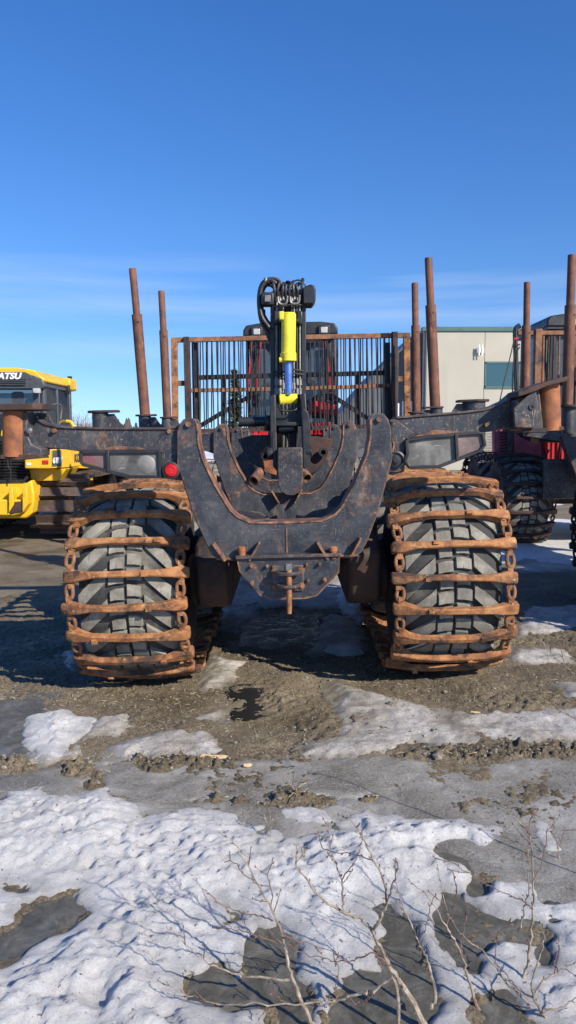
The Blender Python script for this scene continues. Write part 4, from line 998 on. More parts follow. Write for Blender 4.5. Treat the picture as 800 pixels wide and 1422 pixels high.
# cab
YD = 12.35
cbm = MB()
zt = D(62, 530, YD).z; zf = D(62, 592, YD).z; x1 = D(62, 560, YD).x
for s in (-1, 1):
    cbm.bb(s*(x1-.05), s*x1, YD-12.3, YD-12.3+.12, zf-.35, zt)
    cbm.bb(s*(x1-.05), s*x1, YD-12.3+1.45, YD-12.3+1.55, zf-.35, zt)
    cbm.bb(s*(x1-.045), s*(x1-.005), YD-12.3+.72, YD-12.3+.78, zf, zt)
    cbm.bb(s*(x1-.05), s*x1, YD-12.3, YD-12.3+1.55, zf-.4, zf)
    cbm.bb(s*(x1-.05), s*x1, YD-12.3, YD-12.3+1.55, zt-.08, zt)
cbm.bb(-x1, x1, YD-12.3, YD-12.3+.1, D(0, 541, YD).z, zt+.02); cbm.bb(-x1, x1, YD-12.3+.01, YD-12.3+.09, zf-.4, zf-.0)
dcab = cbm.build('cab_frame', M['decal_dark'], dz, bevel=.012)
dp('rear_header', [(-90, 521), (45, 521), (58, 526), (63, 536), (58, 540), (-90, 540)], YD-.12, .14, 'decal_dark', dcab, .015)
lf = dp('vent_panel', [(-60, 527), (35, 527), (35, 535.5), (-60, 535.5)], YD-.135, .02, 'louvre', dcab, 0)
for i in range(3): dp('vent_slat', [(-60, 528.5+i*2.6), (34, 528.5+i*2.6), (34, 529.5+i*2.6), (-60, 529.5+i*2.6)], YD-.15, .02, 'decal_dark', lf, 0)
for s, ww in ((-1, 0),):
    pass
rf = MB(); zr = D(0, 514, YD).z
rf.prism([(-x1-.03, zt+.02), (-x1+.1, zr-.01), (-x1+.4, zr+.03), (x1-.4, zr+.03), (x1-.12, zr-.01), (x1+.04, zt+.04), (x1+.03, zt-.01), (-x1-.03, zt-.01)], YD-12.3-.10, YD-12.3+1.75)
rf.build('cab_roof', M['yellow'], dcab, bevel=.03)
b = MB(); b.bb(x1-.17, x1+.06, YD-12.3+1.3, YD-12.3+1.72, zt-.06, zt+.16); b.build('roof_corner', M['yellow'], dcab, bevel=.04)
MB().bb(-x1+.06, x1-.06, YD-12.3+.05, YD-12.3+.06, zf, D(0, 541, YD).z).build('rear_window', M['cab_glass'], dcab)
MB().bb(-x1+.06, x1-.06, YD-12.3+1.5, YD-12.3+1.51, zf, zt-.1).build('front_window', M['cab_glass'], dcab)
for s in (-1, 1): MB().bb(s*(x1-.03)-.004, s*(x1-.03)+.004, YD-12.3+.12, YD-12.3+1.45, zf, zt-.08).build('side_window', M['glass_dark'], dcab)
wl_ = dp('window_column', [(45, 541), (55, 541), (56, 592), (47, 592)], YD-.02, .05, 'decal_dark', dcab)
dp('work_lamp', [(45, 539), (55, 539), (55, 546), (46, 546)], YD-.16, .08, 'lamp_lens', dcab, .01)
p = D(25, 552, YD+.6); b = MB(); b.box((p.x, p.y, p.z), (.22, .1, .20)); b.box((p.x, p.y, p.z-.45), (.5, .12, .62)); b.build('operator_seat', M['seat'], dcab, bevel=.06)
b = MB(); b.tube(smooth_pts([D(68, 562, 12.6)+Vector((.05, 0, 0)), D(74, 561, 12.8)+Vector((.08, 0, 0)), D(79, 566, 12.9)+Vector((.08, 0, 0)), D(80, 582, 12.9)+Vector((.05, 0, 0))]), .014, 6); b.build('handrail', M['steel'], dcab)
b = MB(); b.tube([D(92, 533, 13.8), D(99, 532, 13.8), D(99, 527, 13.8)], .012, 6); b.box(D(97, 526, 13.8), (.07, .05, .09)); b.build('mirror', M['black_clean'], dcab)
b = MB(); b.box(D(89, 541, 13.6)+Vector((.06, 0, 0)), (.08, .1, .16)); b.build('side_lamp', M['black_clean'], dcab, bevel=.01)
b = MB(); b.bb(x1-.05, x1+.28, YD-12.3+.2, YD-12.3+1.6, zf-.12, zf-.02); b.build('fuel_deck', M['decal_dark'], dcab, bevel=.02)
b = MB(); b.bb(x1-.3, x1+.22, YD-12.3+.1, YD-12.3+1.6, zf-.42, zf-.12); b.build('tank', M['louvre'], dz, bevel=.03)
b = MB(); b.tube(smooth_pts([D(92, 585, 13.6), D(98, 586, 13.6), D(102, 592, 13.6), D(104, 600, 13.6)]), .03, 8); b.tube(smooth_pts([D(64, 588, 12.4), D(70, 586, 12.4), D(72, 592, 12.4)]), .035, 8); b.build('grab_rail', M['yellow'], dz)
p = D(4, 521.8, YD-.13)
t1 = text('KOMATSU', 'lettering', 'white', dcab, (D(-4.5, 521.8, YD-.2).x, YD-12.3-.13, D(0, 522.5, YD-.13).z), (math.pi/2, 0, 0), .135, .004, .25, .006); t1.scale.x = 1.12
dp('name_band', [(-70, 516.5), (34, 516.5), (44, 521), (44, 527), (-70, 527)], YD-.125, .12, 'decal_dark', dcab, .006)
text('D61', 'lettering', 'yellow', dz, (D(-4, 602, 12.2).x, -.1, D(0, 602, 12.2).z), (math.pi/2, 0, 0), .12, .004, .1, .003)

# ================================================================== BUILDING AND FAR THINGS
YG = 36.0
bl = thing('industrial_building', 'cream walled industrial building with green roof edge and dark window', 'building', (10, YG, 0))
def wb(nm, px0, px1, py0, py1, Y, d, mat, par=bl, z0=None, bev=0):
    a, b_ = W(px0, py0, Y), W(px1, py1, Y)
    return MB().bb(a.x-10, b_.x-10, Y-YG, Y-YG+d, (b_.z if z0 is None else z0), a.z).build(nm, M[mat], par, bevel=bev)
wx0, wx1 = W(587, 500, YG).x-10, 34.0
zt = W(650, 460, YG).z; zs0, zs1 = W(700, 538, YG).z, W(700, 503, YG).z
xs = W(673, 500, YG).x-10; xw1 = xs + 3.4
MB().bb(wx0, xs-.012, 0, .3, 0, zt).build('wall_panel', M['wall'], bl)
MB().bb(xs+.012, xw1, 0, .3, 0, zs0-.03).build('wall_panel', M['wall'], bl)
MB().bb(xs+.012, xw1, 0, .3, zs1+.03, zt).build('wall_panel', M['wall'], bl)
x = xw1
while x < wx1: MB().bb(x+.024, x+5.5, 0, .3, 0, zt).build('wall_panel', M['wall'], bl); x += 5.524
MB().bb(wx0, wx1, .05, .28, 0, zt-.02).build('wall_core', M['cladding'], bl)
MB().bb(wx0+.01, wx0+.3, .3, 12, 0, zt).build('side_wall', M['cladding'], bl)
MB().bb(wx0, wx1, .3, 12, zt-.3, zt-.1).build('roof', M['cladding'], bl)
MB().bb(wx0-.05, wx1, -.06, .36, zt+.002, zt+.20).build('roof_edge', M['green'], bl, bevel=.01)
MB().bb(wx0-.04, wx1, -.02, .02, zt-.0, zt+.0-.05).build('drip_edge', M['green'], bl)
for k in range(2):
    xa, xb = xs+.02+k*1.69, xs+.02+k*1.69+1.68
    wf = MB()
    wf.bb(xa, xb, -.01, .06, zs0-.025, zs0+.06); wf.bb(xa, xb, -.01, .06, zs1-.06, zs1+.025); wf.bb(xa, xa+.07, -.01, .06, zs0, zs1)
    wf.bb(xb-.07, xb, -.01, .06, zs0, zs1)
    wf = wf.build('window', M['green'], bl)
    if k == 0: wf2 = MB().bb(xa+.07, xb-.07, .02, .04, zs0+.06, zs1-.06).build('pane', M['glass_green'], wf)
    else:
        MB().bb(xa+.07, xb-.07, .02, .04, zs0+.06, zs1-.06).build('pane', M['cab_glass'], wf)
MB().bb(xs, xw1, -.03, .0, zs0-.07, zs0-.03).build('window_sill', M['green'], bl)
p = W(666, 487, YG); lx = p.x-10
lt = MB().bb(lx-.16, lx+.16, -.18, -.003, p.z-.12, p.z+.12).build('wall_lamp', M['white'], bl, bevel=.02)
for s in (-1, 1): MB().bb(lx+s*.07-.03, lx+s*.07+.03, -.22, -.19, p.z-.26, p.z+.26).build('lamp_fin', M['white'], lt, bevel=.01)
MB().cyl((wx0+.14, -.07, 0), (wx0+.14, -.07, zt), .05, n=10).build('downpipe', M['cladding'], bl)
# dark lean-to with sloping eave on its left
an = thing('building_wing', 'dark metal clad gabled wing with sloping roof edge, seen through the headboard bars', 'building', (4, YG+1, 0))
pl = [(p.x-4, p.z) for p in (W(440, 602, YG+1), W(476, 575, YG+1), W(520, 522, YG+1), W(556, 488, YG+1), W(577, 466, YG+1), W(588, 462, YG+1))]
wg = MB(); wg.prism(pl + [(pl[-1][0], 0), (pl[0][0], 0)], 0, 8); wg.build('wall', M['cladding'], an)
MB().strip([(x, z+.06) for x, z in pl], .12, -.25, 8.2).build('roof', M['decal_dark'], an)
for i in range(12):
    x = pl[0][0] + .3 + i*.42
    if x > pl[-1][0]-.2: break
    zz = np.interp(x, [q[0] for q in pl], [q[1] for q in pl]); MB().bb(x-.02, x+.02, -.03, -.002, 0, zz-.02).build('cladding_rib', M['cladding'], an)
q = W(548, 575, YG+1); MB().bb(q.x-4-.25, q.x-4+.25, -.05, -.002, 0, W(548, 560, YG+1).z).build('door', M['white'], an, bevel=.01)
q = W(566, 566, YG+1); MB().bb(q.x-4-.28, q.x-4+.28, -.05, -.002, W(566, 590, YG+1).z, W(566, 557, YG+1).z).build('sign_panel', M['white'], an, bevel=.01)
def drum(px, Y, r, h, mat, label, cat='drum'):  # drum shapes stand in for parts of a far vehicle
    p = W(px, 655, Y); b = MB()
    b.lathe([(r*.94, 0), (r, .02), (r, h*.3), (r*1.03, h*.32), (r*1.03, h*.35), (r, h*.37), (r, h*.65), (r*1.03, h*.67), (r*1.03, h*.70), (r, h*.72), (r, h-.02), (r*.94, h)], (0, 0, 0), 'z', 24)
    o = b.build(cat if cat != 'drum' else 'far_vehicle_part', M[mat]); o.location = (p.x, Y, .03); tag(o, label, cat); return o
drum(549, 14.0, .12, 1.0, 'yellow_clean', 'small yellow stand-in for a far vehicle part, just above the right orange track', 'drum')
drum(572, 14.2, .20, .98, 'blue', 'blue stand-in for a far vehicle part beside the yellow one, above right track', 'drum')
drum(598, 14.6, .22, .95, 'white', 'white stand-in for a far vehicle part right of the blue one, above right track', 'drum')

def spruce(loc, h, label, seed, rad):
    rnd = random.Random(seed); t = thing('spruce_tree', label, 'tree', loc)
    MB().tube([(0, 0, 0), (.03, 0, h*.5), (0, 0, h)], [.12, .07, .015], 8).build('trunk', M['bark_dark'], t)
    b = MB()
    z = h*.12
    while z < h*.99:
        f = (1 - z/h); nb = 9
        for k in range(nb):
            a = rnd.uniform(0, 6.28); L_ = rad*f**.8*rnd.uniform(.45, 1.1)+.06; droop = rnd.uniform(.1, .35)
            for s in range(7):
                t0 = s/7; px_, py_ = math.cos(a)*L_*t0, math.sin(a)*L_*t0; pz = z - droop*L_*t0 + .15*L_*t0*t0
                for q in range(4):
                    c = Vector((px_+rnd.gauss(0, .05), py_+rnd.gauss(0, .05), pz+rnd.gauss(0, .04))); d = Vector((rnd.gauss(0, 1), rnd.gauss(0, 1), rnd.gauss(0, .5))).normalized()*rnd.uniform(.07, .15)
                    e_ = d.cross(Vector((0, 0, 1)))*.25 if abs(d.z) < .9 else Vector((.02, 0, 0))
                    b.add([c-d-e_, c+d-e_, c+d*.8+e_, c-d*.8+e_], [(0, 1, 2, 3)])
        z += h*.032
    b.build('crown', M['needles'], t, smooth=0)['kind'] = 'stuff'
p = W(326, 600, 40); spruce((p.x, 40, 0), W(322, 514, 40).z, 'green spruce tree behind the left part of the headboard bars', 4, .95)
def shrub(loc, h, w, label, seed, n=40):
    rnd = random.Random(seed); t = thing('bare_shrub', label, 'shrub', loc, group='leafless shrubs behind the bulldozer')
    b = MB()
    for i in range(n):
        a = rnd.uniform(0, 6.28); sp = rnd.uniform(0, w); hh = h*rnd.uniform(.6, 1)
        p0 = Vector((rnd.gauss(0, w*.25), rnd.gauss(0, w*.2), 0)); p1 = p0 + Vector((math.cos(a)*sp*.5, math.sin(a)*sp*.4, hh))
        mid = p0.lerp(p1, .5) + Vector((rnd.gauss(0, .05), 0, .1))
        b.tube([p0, mid, p1], [.016, .011, .004], 4)
        for k in range(9):
            q = p0.lerp(p1, rnd.uniform(.3, .95)); b.tube([q, q + Vector((rnd.gauss(0, .28), rnd.gauss(0, .2), rnd.uniform(.15, .5)))], [.007, .003], 3)
    b.build('branches', M['bud2'], t, smooth=0)['kind'] = 'stuff'
M['bud2'] = layered('far_twigs', [(.3, (.16, .11, .09)), (.7, (.30, .23, .20))], 1, (.8, .9), 0, (), 0)
for i, (px, top, lab) in enumerate(((106, 572, 'leafless reddish shrub just right of the bulldozer cab, leftmost of the shrubs'), (122, 577, 'leafless shrub nearest the left stake socket, rightmost behind the bulldozer'),
        (92, 566, 'leafless shrub partly hidden by the bulldozer cab'))):
    Y = 26+i*1.5; p = W(px, 600, Y); shrub((p.x, Y, 0), W(px, top, Y).z, 1.1, lab, 50+i)
# far tree line on the horizon
rnd = random.Random(9); b = MB()
for i in range(1500):
    x = rnd.uniform(-150, 150); y = 170 + rnd.uniform(-12, 12); h = rnd.uniform(2.5, 4.6)*(1+.3*math.sin(x*.13))
    b.add([(x-rnd.uniform(.5, 1.3), y, 0), (x+rnd.uniform(.5, 1.3), y+rnd.uniform(-1, 1), 0), (x+.2, y, h), (x-.2, y+.5, h*.9)], [(0, 1, 2, 3)])
o = b.build('tree_line', M['bark_dark'], None, smooth=0); o['kind'] = 'stuff'; tag(o, 'low dark line of far trees on the horizon', 'trees')

# ================================================================== GROUND
def vnoise(x, y, seed):
    rs = np.random.RandomState(seed); T = rs.rand(256, 256)
    xi = np.floor(x).astype(int); yi = np.floor(y).astype(int); fx = x-xi; fy = y-yi
    fx = fx*fx*fx*(fx*(fx*6-15)+10); fy = fy*fy*fy*(fy*(fy*6-15)+10)
    a = T[xi & 255, yi & 255]; b_ = T[(xi+1) & 255, yi & 255]; c = T[xi & 255, (yi+1) & 255]; d = T[(xi+1) & 255, (yi+1) & 255]
    return (a*(1-fx)+b_*fx)*(1-fy) + (c*(1-fx)+d*fx)*fy - .5
def fbm(x, y, sc, oct=5, seed=0, g=.55):
    r = np.zeros_like(x); amp = 1.0; f = 1.0/sc
    for i in range(oct):
        r += amp*vnoise(x*f+17.3*i, y*f-9.1*i, seed+i); amp *= g; f *= 2.03
    return r
def grow(a, step, lim, k): 
    out_ = []; 
    while a < lim: step *= k; a += step; out_.append(a)
    return out_
xd = np.arange(-2.35, 2.351, .0125); xr_ = grow(2.35, .0125, 900, 1.085); xs_ = np.array([-v for v in xr_[::-1]] + list(xd) + xr_)
yd = np.concatenate([np.arange(1.25, 4.0, .0105), np.arange(4.0, 7.2, .0165)]); yr_ = grow(float(yd[-1]), .0165, 1500, 1.055)
ys_ = np.array([-v for v in grow(-1.25, .02, 60, 1.25)[::-1]] + list(yd) + yr_)
GX, GY = np.meshgrid(xs_, ys_); NXg, NYg = len(xs_), len(ys_)
def sdf(poly, x, y):
    """signed distance, positive inside"""
    P = np.array(poly); n = len(P); d2 = np.full(x.shape, 1e9); ins = np.zeros(x.shape, bool)
    for i in range(n):
        a, b_ = P[i-1], P[i]; e_ = b_-a; wx, wy = x-a[0], y-a[1]
        t = np.clip((wx*e_[0]+wy*e_[1])/(e_@e_+1e-12), 0, 1); d2 = np.minimum(d2, (wx-t*e_[0])**2+(wy-t*e_[1])**2)
        c = ((a[1] > y) != (b_[1] > y)) & (x < (b_[0]-a[0])*(y-a[1])/(b_[1]-a[1]+1e-12)+a[0]); ins ^= c
    d = np.sqrt(d2); return np.where(ins, d, -d)
WX = GX + .05*fbm(GX, GY, .16, 4, 3) ; WY = GY + .06*fbm(GX, GY, .16, 4, 9)
rng = ((np.abs(GX) < 4) & (GY > 1) & (GY < 14))
xx, yy = WX[rng], WY[rng]
def union(polys):
    r = np.full(GX.shape, -2.0); rr = np.full(xx.shape, -2.0)
    for p in polys: rr = np.maximum(rr, sdf([G(*q) for q in p], xx, yy))
    r[rng] = rr; return r
SNOW = [[(-200, 1075), (0, 1088), (60, 1085), (110, 1100), (150, 1090), (180, 1105), (200, 1130), (240, 1120), (330, 1130), (350, 1140), (370, 1135), (400, 1125), (430, 1120), (470, 1140), (510, 1125), (540, 1135), (600, 1140), (640, 1135), (680, 1148), (700, 1160), (690, 1185), (700, 1215), (735, 1235), (800, 1262), (1000, 1300), (1200, 1700), (-400, 1700)],
        [(735, 1140), (765, 1150), (785, 1195), (760, 1200), (740, 1170)], [(560, 1330), (640, 1350), (660, 1422), (600, 1470), (575, 1400)]]
PATCH = [[(28, 1012), (45, 985), (90, 975), (130, 990), (122, 1005), (105, 1012), (90, 1038), (60, 1046), (40, 1032)],
         [(470, 893), (498, 890), (498, 905), (475, 910), (450, 903)],
         [(480, 790), (505, 800), (520, 850), (500, 872), (470, 850), (462, 815)]]
HOLES = [[(-20, 1295), (50, 1240), (112, 1222), (122, 1262), (70, 1290), (20, 1325), (-20, 1330)], [(8, 1216), (50, 1212), (48, 1222), (14, 1226)],
         [(392, 1140), (418, 1140), (424, 1152), (410, 1162), (392, 1154)], [(350, 1130), (392, 1128), (380, 1142), (352, 1142)],
         [(258, 1338), (290, 1326), (335, 1342), (332, 1300), (352, 1275), (395, 1278), (420, 1310), (415, 1350), (440, 1390), (450, 1440), (390, 1440), (375, 1402), (320, 1395), (272, 1372)],
         [(300, 1256), (325, 1260), (340, 1278), (312, 1276)],
         [(505, 1262), (535, 1255), (575, 1280), (600, 1330), (610, 1400), (600, 1450), (470, 1450), (440, 1400), (470, 1350), (500, 1340), (530, 1350), (535, 1310), (512, 1290)],
         [(615, 1240), (650, 1250), (665, 1275), (652, 1300), (682, 1335), (668, 1365), (630, 1350), (600, 1300)],
         [(730, 1325), (755, 1318), (772, 1340), (768, 1362), (740, 1358)], [(650, 1395), (700, 1385), (760, 1440), (660, 1445)], [(690, 1140), (720, 1150), (745, 1190), (745, 1230), (700, 1212)]]
OLD = [[(465, 945), (500, 955), (560, 972), (620, 988), (660, 995), (800, 988), (900, 985), (900, 1040), (800, 1040), (700, 1038), (620, 1043), (585, 1055), (572, 1040), (540, 1050), (480, 1052), (405, 1048), (440, 1030), (472, 1020), (468, 985)],
       [(150, 1030), (200, 1010), (240, 1003), (290, 1008), (312, 1030), (352, 1040), (350, 1050), (230, 1043), (165, 1046)],
       [(278, 950), (292, 905), (345, 915), (330, 935), (305, 945)], [(262, 992), (300, 980), (312, 986), (300, 994)],
       [(705, 905), (790, 908), (800, 930), (750, 928), (710, 922)], [(770, 955), (840, 950), (840, 978), (780, 980)], [(125, 985), (180, 982), (182, 1000), (160, 1012), (120, 1012), (110, 1042), (60, 1050), (35, 1046), (30, 1030), (100, 1030)],
       [(715, 755), (900, 760), (900, 800), (720, 800)], [(725, 850), (900, 845), (900, 880), (720, 888)], [(85, 895), (105, 893), (105, 930), (90, 925)],
       [(315, 790), (480, 790), (500, 830), (470, 850), (400, 840), (360, 845), (330, 880), (300, 870)], [(450, 850), (500, 860), (510, 900), (430, 905)]]
ICE = [[(-200, 1062), (0, 1065), (120, 1050), (160, 1046), (300, 1050), (420, 1052), (540, 1052), (700, 1045), (1000, 1040), (1100, 1290), (800, 1290), (700, 1240), (600, 1180), (500, 1170), (-200, 1150)]]
WATER = [[(342, 950), (356, 952), (352, 984), (343, 986)]]
SLUSH = [[(-60, 962), (60, 957), (62, 985), (45, 1000), (28, 1040), (-60, 1045)], [(340, 845), (450, 840), (445, 885), (380, 900), (330, 892)]]
HOLES += SLUSH
MUD = [[(160, 1045), (200, 1040), (250, 1043), (330, 1062), (250, 1068), (170, 1068)], [(60, 1048), (90, 1040), (128, 1044), (128, 1070), (72, 1074)], [(-100, 1038), (50, 1043), (60, 1060), (30, 1067), (-100, 1070)],
       [(545, 1052), (585, 1046), (620, 1040), (800, 1044), (900, 1044), (900, 1066), (800, 1068), (640, 1064), (562, 1060)], [(258, 1106), (295, 1102), (320, 1108), (310, 1118), (264, 1115)],
       [(332, 1110), (400, 1098), (440, 1102), (530, 1101), (545, 1113), (500, 1117), (420, 1120), (350, 1121)], [(725, 1108), (760, 1112), (752, 1124), (728, 1121)], [(530, 985), (552, 978), (546, 990)], [(555, 1000), (590, 998), (588, 1008), (560, 1006)],
       [(118, 1090), (135, 1060), (150, 1040), (140, 1085), (128, 1104)]]
sn, pa, ho, ol, ic, wa, mu_ = [union(p) for p in (SNOW, PATCH, HOLES, OLD, ICE, WATER, MUD)]
sm = lambda a, b_, x: (lambda t: t*t*(3-2*t))(np.clip((x-a)/(b_-a), 0, 1))
base = math.tan(ROLL)*np.clip(GX, -2.4, 2.4) + np.where(GY > 7, -.0*GY, 0)
near = 1/(1+np.maximum(0, GY-8)*.15)
fine = fbm(GX, GY, .035, 4, 31, .6)
# dirt: lumps, ruts and the imprint of the tracks
ruts = .012*fbm(GX, GY, .9, 3, 21) + .022*fbm(GX, GY, .28, 5, 22) 
dirt = base - .012 + ruts + .024*fine*np.clip(.45 + 1.6*fbm(GX, GY, .45, 3, 33), .15, 1.6) + .007*fbm(GX, GY, .02, 3, 34, .8)
clod = sm(-.01, .06, mu_ + .09*fbm(GX, GY, .13, 4, 43) - .012); dirt += clod*(.012 + .055*np.abs(fbm(GX, GY, .045, 5, 41, .7)) )
dirt -= sm(-.03, .06, wa)*.035*(1-clod)
dirt -= sm(0, .06, ho)*.03
icem = ic
ice = base + np.where(icem > -.25, -.020 + .020*sm(-.06, .08, icem) + .008*fbm(GX, GY, .22, 5, 51, .6), -.08)
oldz = base + np.where(ol > -.2, -.026 + .032*sm(-.05, .10, ol) + .011*fbm(GX, GY, .11, 5, 57, .65) + .004*fine, -.1)
# keep clods above the ice
ice -= clod*.02
water = base - .022
ridge = np.abs(fbm((GX*.8+GY*.6), (GY*.8-GX*.6)*.55, .085, 3, 61, .5)); b2 = fbm(GX, GY, .30, 3, 66); b3 = fbm(GX, GY, .055, 3, 68)
s_all = np.maximum(np.minimum(np.minimum(sn + .020, -ho + .012), .36 + .10*np.clip(.4-GX, -.3, 1.0) - .72*fbm(GX, GY, .34, 3, 75)), pa + .010) + .028*fbm(GX, GY, .10, 4, 71)
g3 = fbm(GX, GY, .022, 3, 77, .8)
bumps = .020*b2 + .009*b3 - .034*ridge + .014*fine + .007*g3
snow = base + np.where(s_all > -.25, -.034 + .036*sm(-.03, .03, s_all) + .045*sm(0, .22, s_all) + sm(0, .16, s_all)*bumps, -.1)
holeice = base - .014 + .006*fbm(GX, GY, .16, 5, 81, .6)
# far fields: snow patches beyond the machines
farm = fbm(GX*.45, GY, 2.6, 5, 91); far = (GY > 6.4) | (np.abs(GX) > 2.9)
fs = np.where(far & ((GX > 2.3) | (GY > 15)), sm(-.02, .2, farm), 0)*sm(6.4, 7.5, np.where(np.abs(GX) > 2.9, 9, GY))
snow = np.where(far & (s_all < .02), base - .03 + .055*fs + .012*b2, snow)
def sheet(name, Z, keep, mat, label_kind='structure', attr=None):
    V = np.stack([GX, GY, Z], -1).reshape(-1, 3)
    idx = np.arange(NXg*NYg).reshape(NYg, NXg)
    q = np.stack([idx[:-1, :-1], idx[:-1, 1:], idx[1:, 1:], idx[1:, :-1]], -1).reshape(-1, 4)
    if keep is not None:
        k = (keep[:-1, :-1] | keep[:-1, 1:] | keep[1:, 1:] | keep[1:, :-1]).reshape(-1); q = q[k]
        u_, inv = np.unique(q, return_inverse=True); V = V[u_]; q = inv.reshape(-1, 4)
        if attr is not None: attr = attr.reshape(-1)[u_]
    me = bpy.data.meshes.new(name); me.vertices.add(len(V)); me.vertices.foreach_set('co', V.astype(np.float32).ravel())
    me.loops.add(len(q)*4); me.loops.foreach_set('vertex_index', q.astype(np.int32).ravel())
    me.polygons.add(len(q)); me.polygons.foreach_set('loop_start', np.arange(0, len(q)*4, 4, dtype=np.int32)); me.polygons.foreach_set('loop_total', np.full(len(q), 4, dtype=np.int32))
    me.polygons.foreach_set('use_smooth', np.ones(len(q), bool)); me.update(); me.validate()
    if attr is not None:
        at_ = me.attributes.new('depth_in', 'FLOAT', 'POINT'); at_.data.foreach_set('value', attr.astype(np.float32).ravel())
    me.materials.append(mat); o = link(name, me); o['kind'] = label_kind; return o
def ground_mat():
    m, N, L, B = newmat('muddy_gravel'); v = coords(N, L, rnd=False)
    c = ramp(N, L, noise(N, L, v, 1.6, 10, .7, .4), [(.3, (.06, .042, .021)), (.45, (.14, .100, .052)), (.58, (.225, .168, .093)), (.72, (.33, .265, .17))])
    g = ramp(N, L, noise(N, L, v, 85, 4, .7), [(.42, 0.0), (.60, .7)]); c = mixc(N, L, g, c, (.33, .285, .21))
    g2 = ramp(N, L, noise(N, L, v, 100, 3, .6), [(.56, 0.0), (.63, .85)]); c = mixc(N, L, g2, c, (.035, .03, .025))
    wet = ramp(N, L, noise(N, L, v, 1.1, 6, .6, .3), [(.46, 0.0), (.6, 1.0)]); c = mixc(N, L, wet, c, mixc(N, L, .5, c, (.07, .05, .022)))
    L.new(c, B.inputs['Base Color']); L.new(ramp(N, L, wet, [(0, .92), (1, .42)]), B.inputs['Roughness'])
    bump(N, L, B, noise(N, L, v, 75, 7, .78), .9, .018); return m
def snow_mat():
    m, N, L, B = newmat('granular_snow'); v = coords(N, L, rnd=False)
    c = ramp(N, L, noise(N, L, v, 3.0, 9, .7), [(.3, (.68, .67, .645)), (.5, (.86, .85, .83)), (.7, (.93, .925, .91))])
    an_ = N.new('ShaderNodeAttribute'); an_.attribute_name = 'depth_in'
    ma = N.new('ShaderNodeMath'); ma.operation = 'MULTIPLY_ADD'; ma.inputs[1].default_value = .22; L.new(noise(N, L, v, 14, 7, .75), ma.inputs[0]); L.new(an_.outputs['Fac'], ma.inputs[2])
    c = mixc(N, L, ramp(N, L, ma.outputs[0], [(.08, 0.9), (.19, 0.0)]), c, (.33, .32, .30))
    d = ramp(N, L, noise(N, L, v, 70, 6, .8), [(.50, 0.0), (.66, .5)]); c = mixc(N, L, d, c, (.50, .48, .45))
    d2 = ramp(N, L, noise(N, L, v, 190, 3, .7), [(.52, 0.0), (.62, .40)]); c = mixc(N, L, d2, c, (.46, .455, .445))
    sp = ramp(N, L, noise(N, L, v, 60, 2, .5), [(.68, 0.0), (.72, .8)]); c = mixc(N, L, sp, c, (.16, .13, .10))
    L.new(c, B.inputs['Base Color']); B.inputs['Roughness'].default_value = .55
    B.inputs['Subsurface Weight'].default_value = .25; B.inputs['Subsurface Radius'].default_value = (.02, .025, .03); B.inputs['Subsurface Scale'].default_value = .6
    bump(N, L, B, noise(N, L, v, 95, 8, .85), 1.0, .02); return m
def oldsnow_mat():
    m, N, L, B = newmat('dirty_old_snow'); v = coords(N, L, rnd=False)
    c = ramp(N, L, noise(N, L, v, 3.5, 10, .72, .3), [(.3, (.17, .15, .12)), (.44, (.34, .315, .27)), (.56, (.50, .475, .43)), (.70, (.66, .64, .60))])
    an_ = N.new('ShaderNodeAttribute'); an_.attribute_name = 'depth_in'
    ma = N.new('ShaderNodeMath'); ma.operation = 'MULTIPLY_ADD'; ma.inputs[1].default_value = .2; L.new(noise(N, L, v, 16, 7, .75), ma.inputs[0]); L.new(an_.outputs['Fac'], ma.inputs[2])
    c = mixc(N, L, ramp(N, L, ma.outputs[0], [(.08, 0.9), (.17, 0.0)]), c, (.19, .165, .125))
    d = ramp(N, L, noise(N, L, v, 90, 4, .7), [(.53, 0.0), (.63, .75)]); c = mixc(N, L, d, c, (.15, .125, .09))
    L.new(c, B.inputs['Base Color']); L.new(ramp(N, L, noise(N, L, v, 8, 4), [(.4, .32), (.6, .7)]), B.inputs['Roughness'])
    bump(N, L, B, noise(N, L, v, 90, 6, .75), .6, .010); return m
def ice_mat():
    m, N, L, B = newmat('grey_ice'); v = coords(N, L, rnd=False)
    c = ramp(N, L, noise(N, L, v, 2.6, 10, .7, .6), [(.3, (.12, .108, .082)), (.45, (.215, .198, .160)), (.57, (.33, .312, .27)), (.68, (.50, .485, .445))])
    d = ramp(N, L, noise(N, L, v, 110, 4, .7), [(.52, 0.0), (.62, .7)]); c = mixc(N, L, d, c, (.46, .45, .43))
    d = ramp(N, L, noise(N, L, v, 30, 6, .7), [(.60, 0.0), (.7, .6)]); c = mixc(N, L, d, c, (.05, .045, .038))
    L.new(c, B.inputs['Base Color']); L.new(ramp(N, L, noise(N, L, v, 6, 6, .7), [(.4, .22), (.6, .6)]), B.inputs['Roughness'])
    bump(N, L, B, noise(N, L, v, 60, 7, .8), .8, .012); return m
def melt_mat():
    m, N, L, B = newmat('wet_slush_ice'); v = coords(N, L, rnd=False)
    c = ramp(N, L, noise(N, L, v, 8, 9, .75, .8), [(.32, (.05, .046, .033)), (.5, (.105, .098, .075)), (.62, (.17, .162, .135)), (.75, (.34, .335, .31))])
    L.new(c, B.inputs['Base Color']); L.new(ramp(N, L, noise(N, L, v, 9, 6, .7), [(.4, .10), (.6, .5)]), B.inputs['Roughness'])
    bump(N, L, B, noise(N, L, v, 34, 7, .75), .45, .008); return m
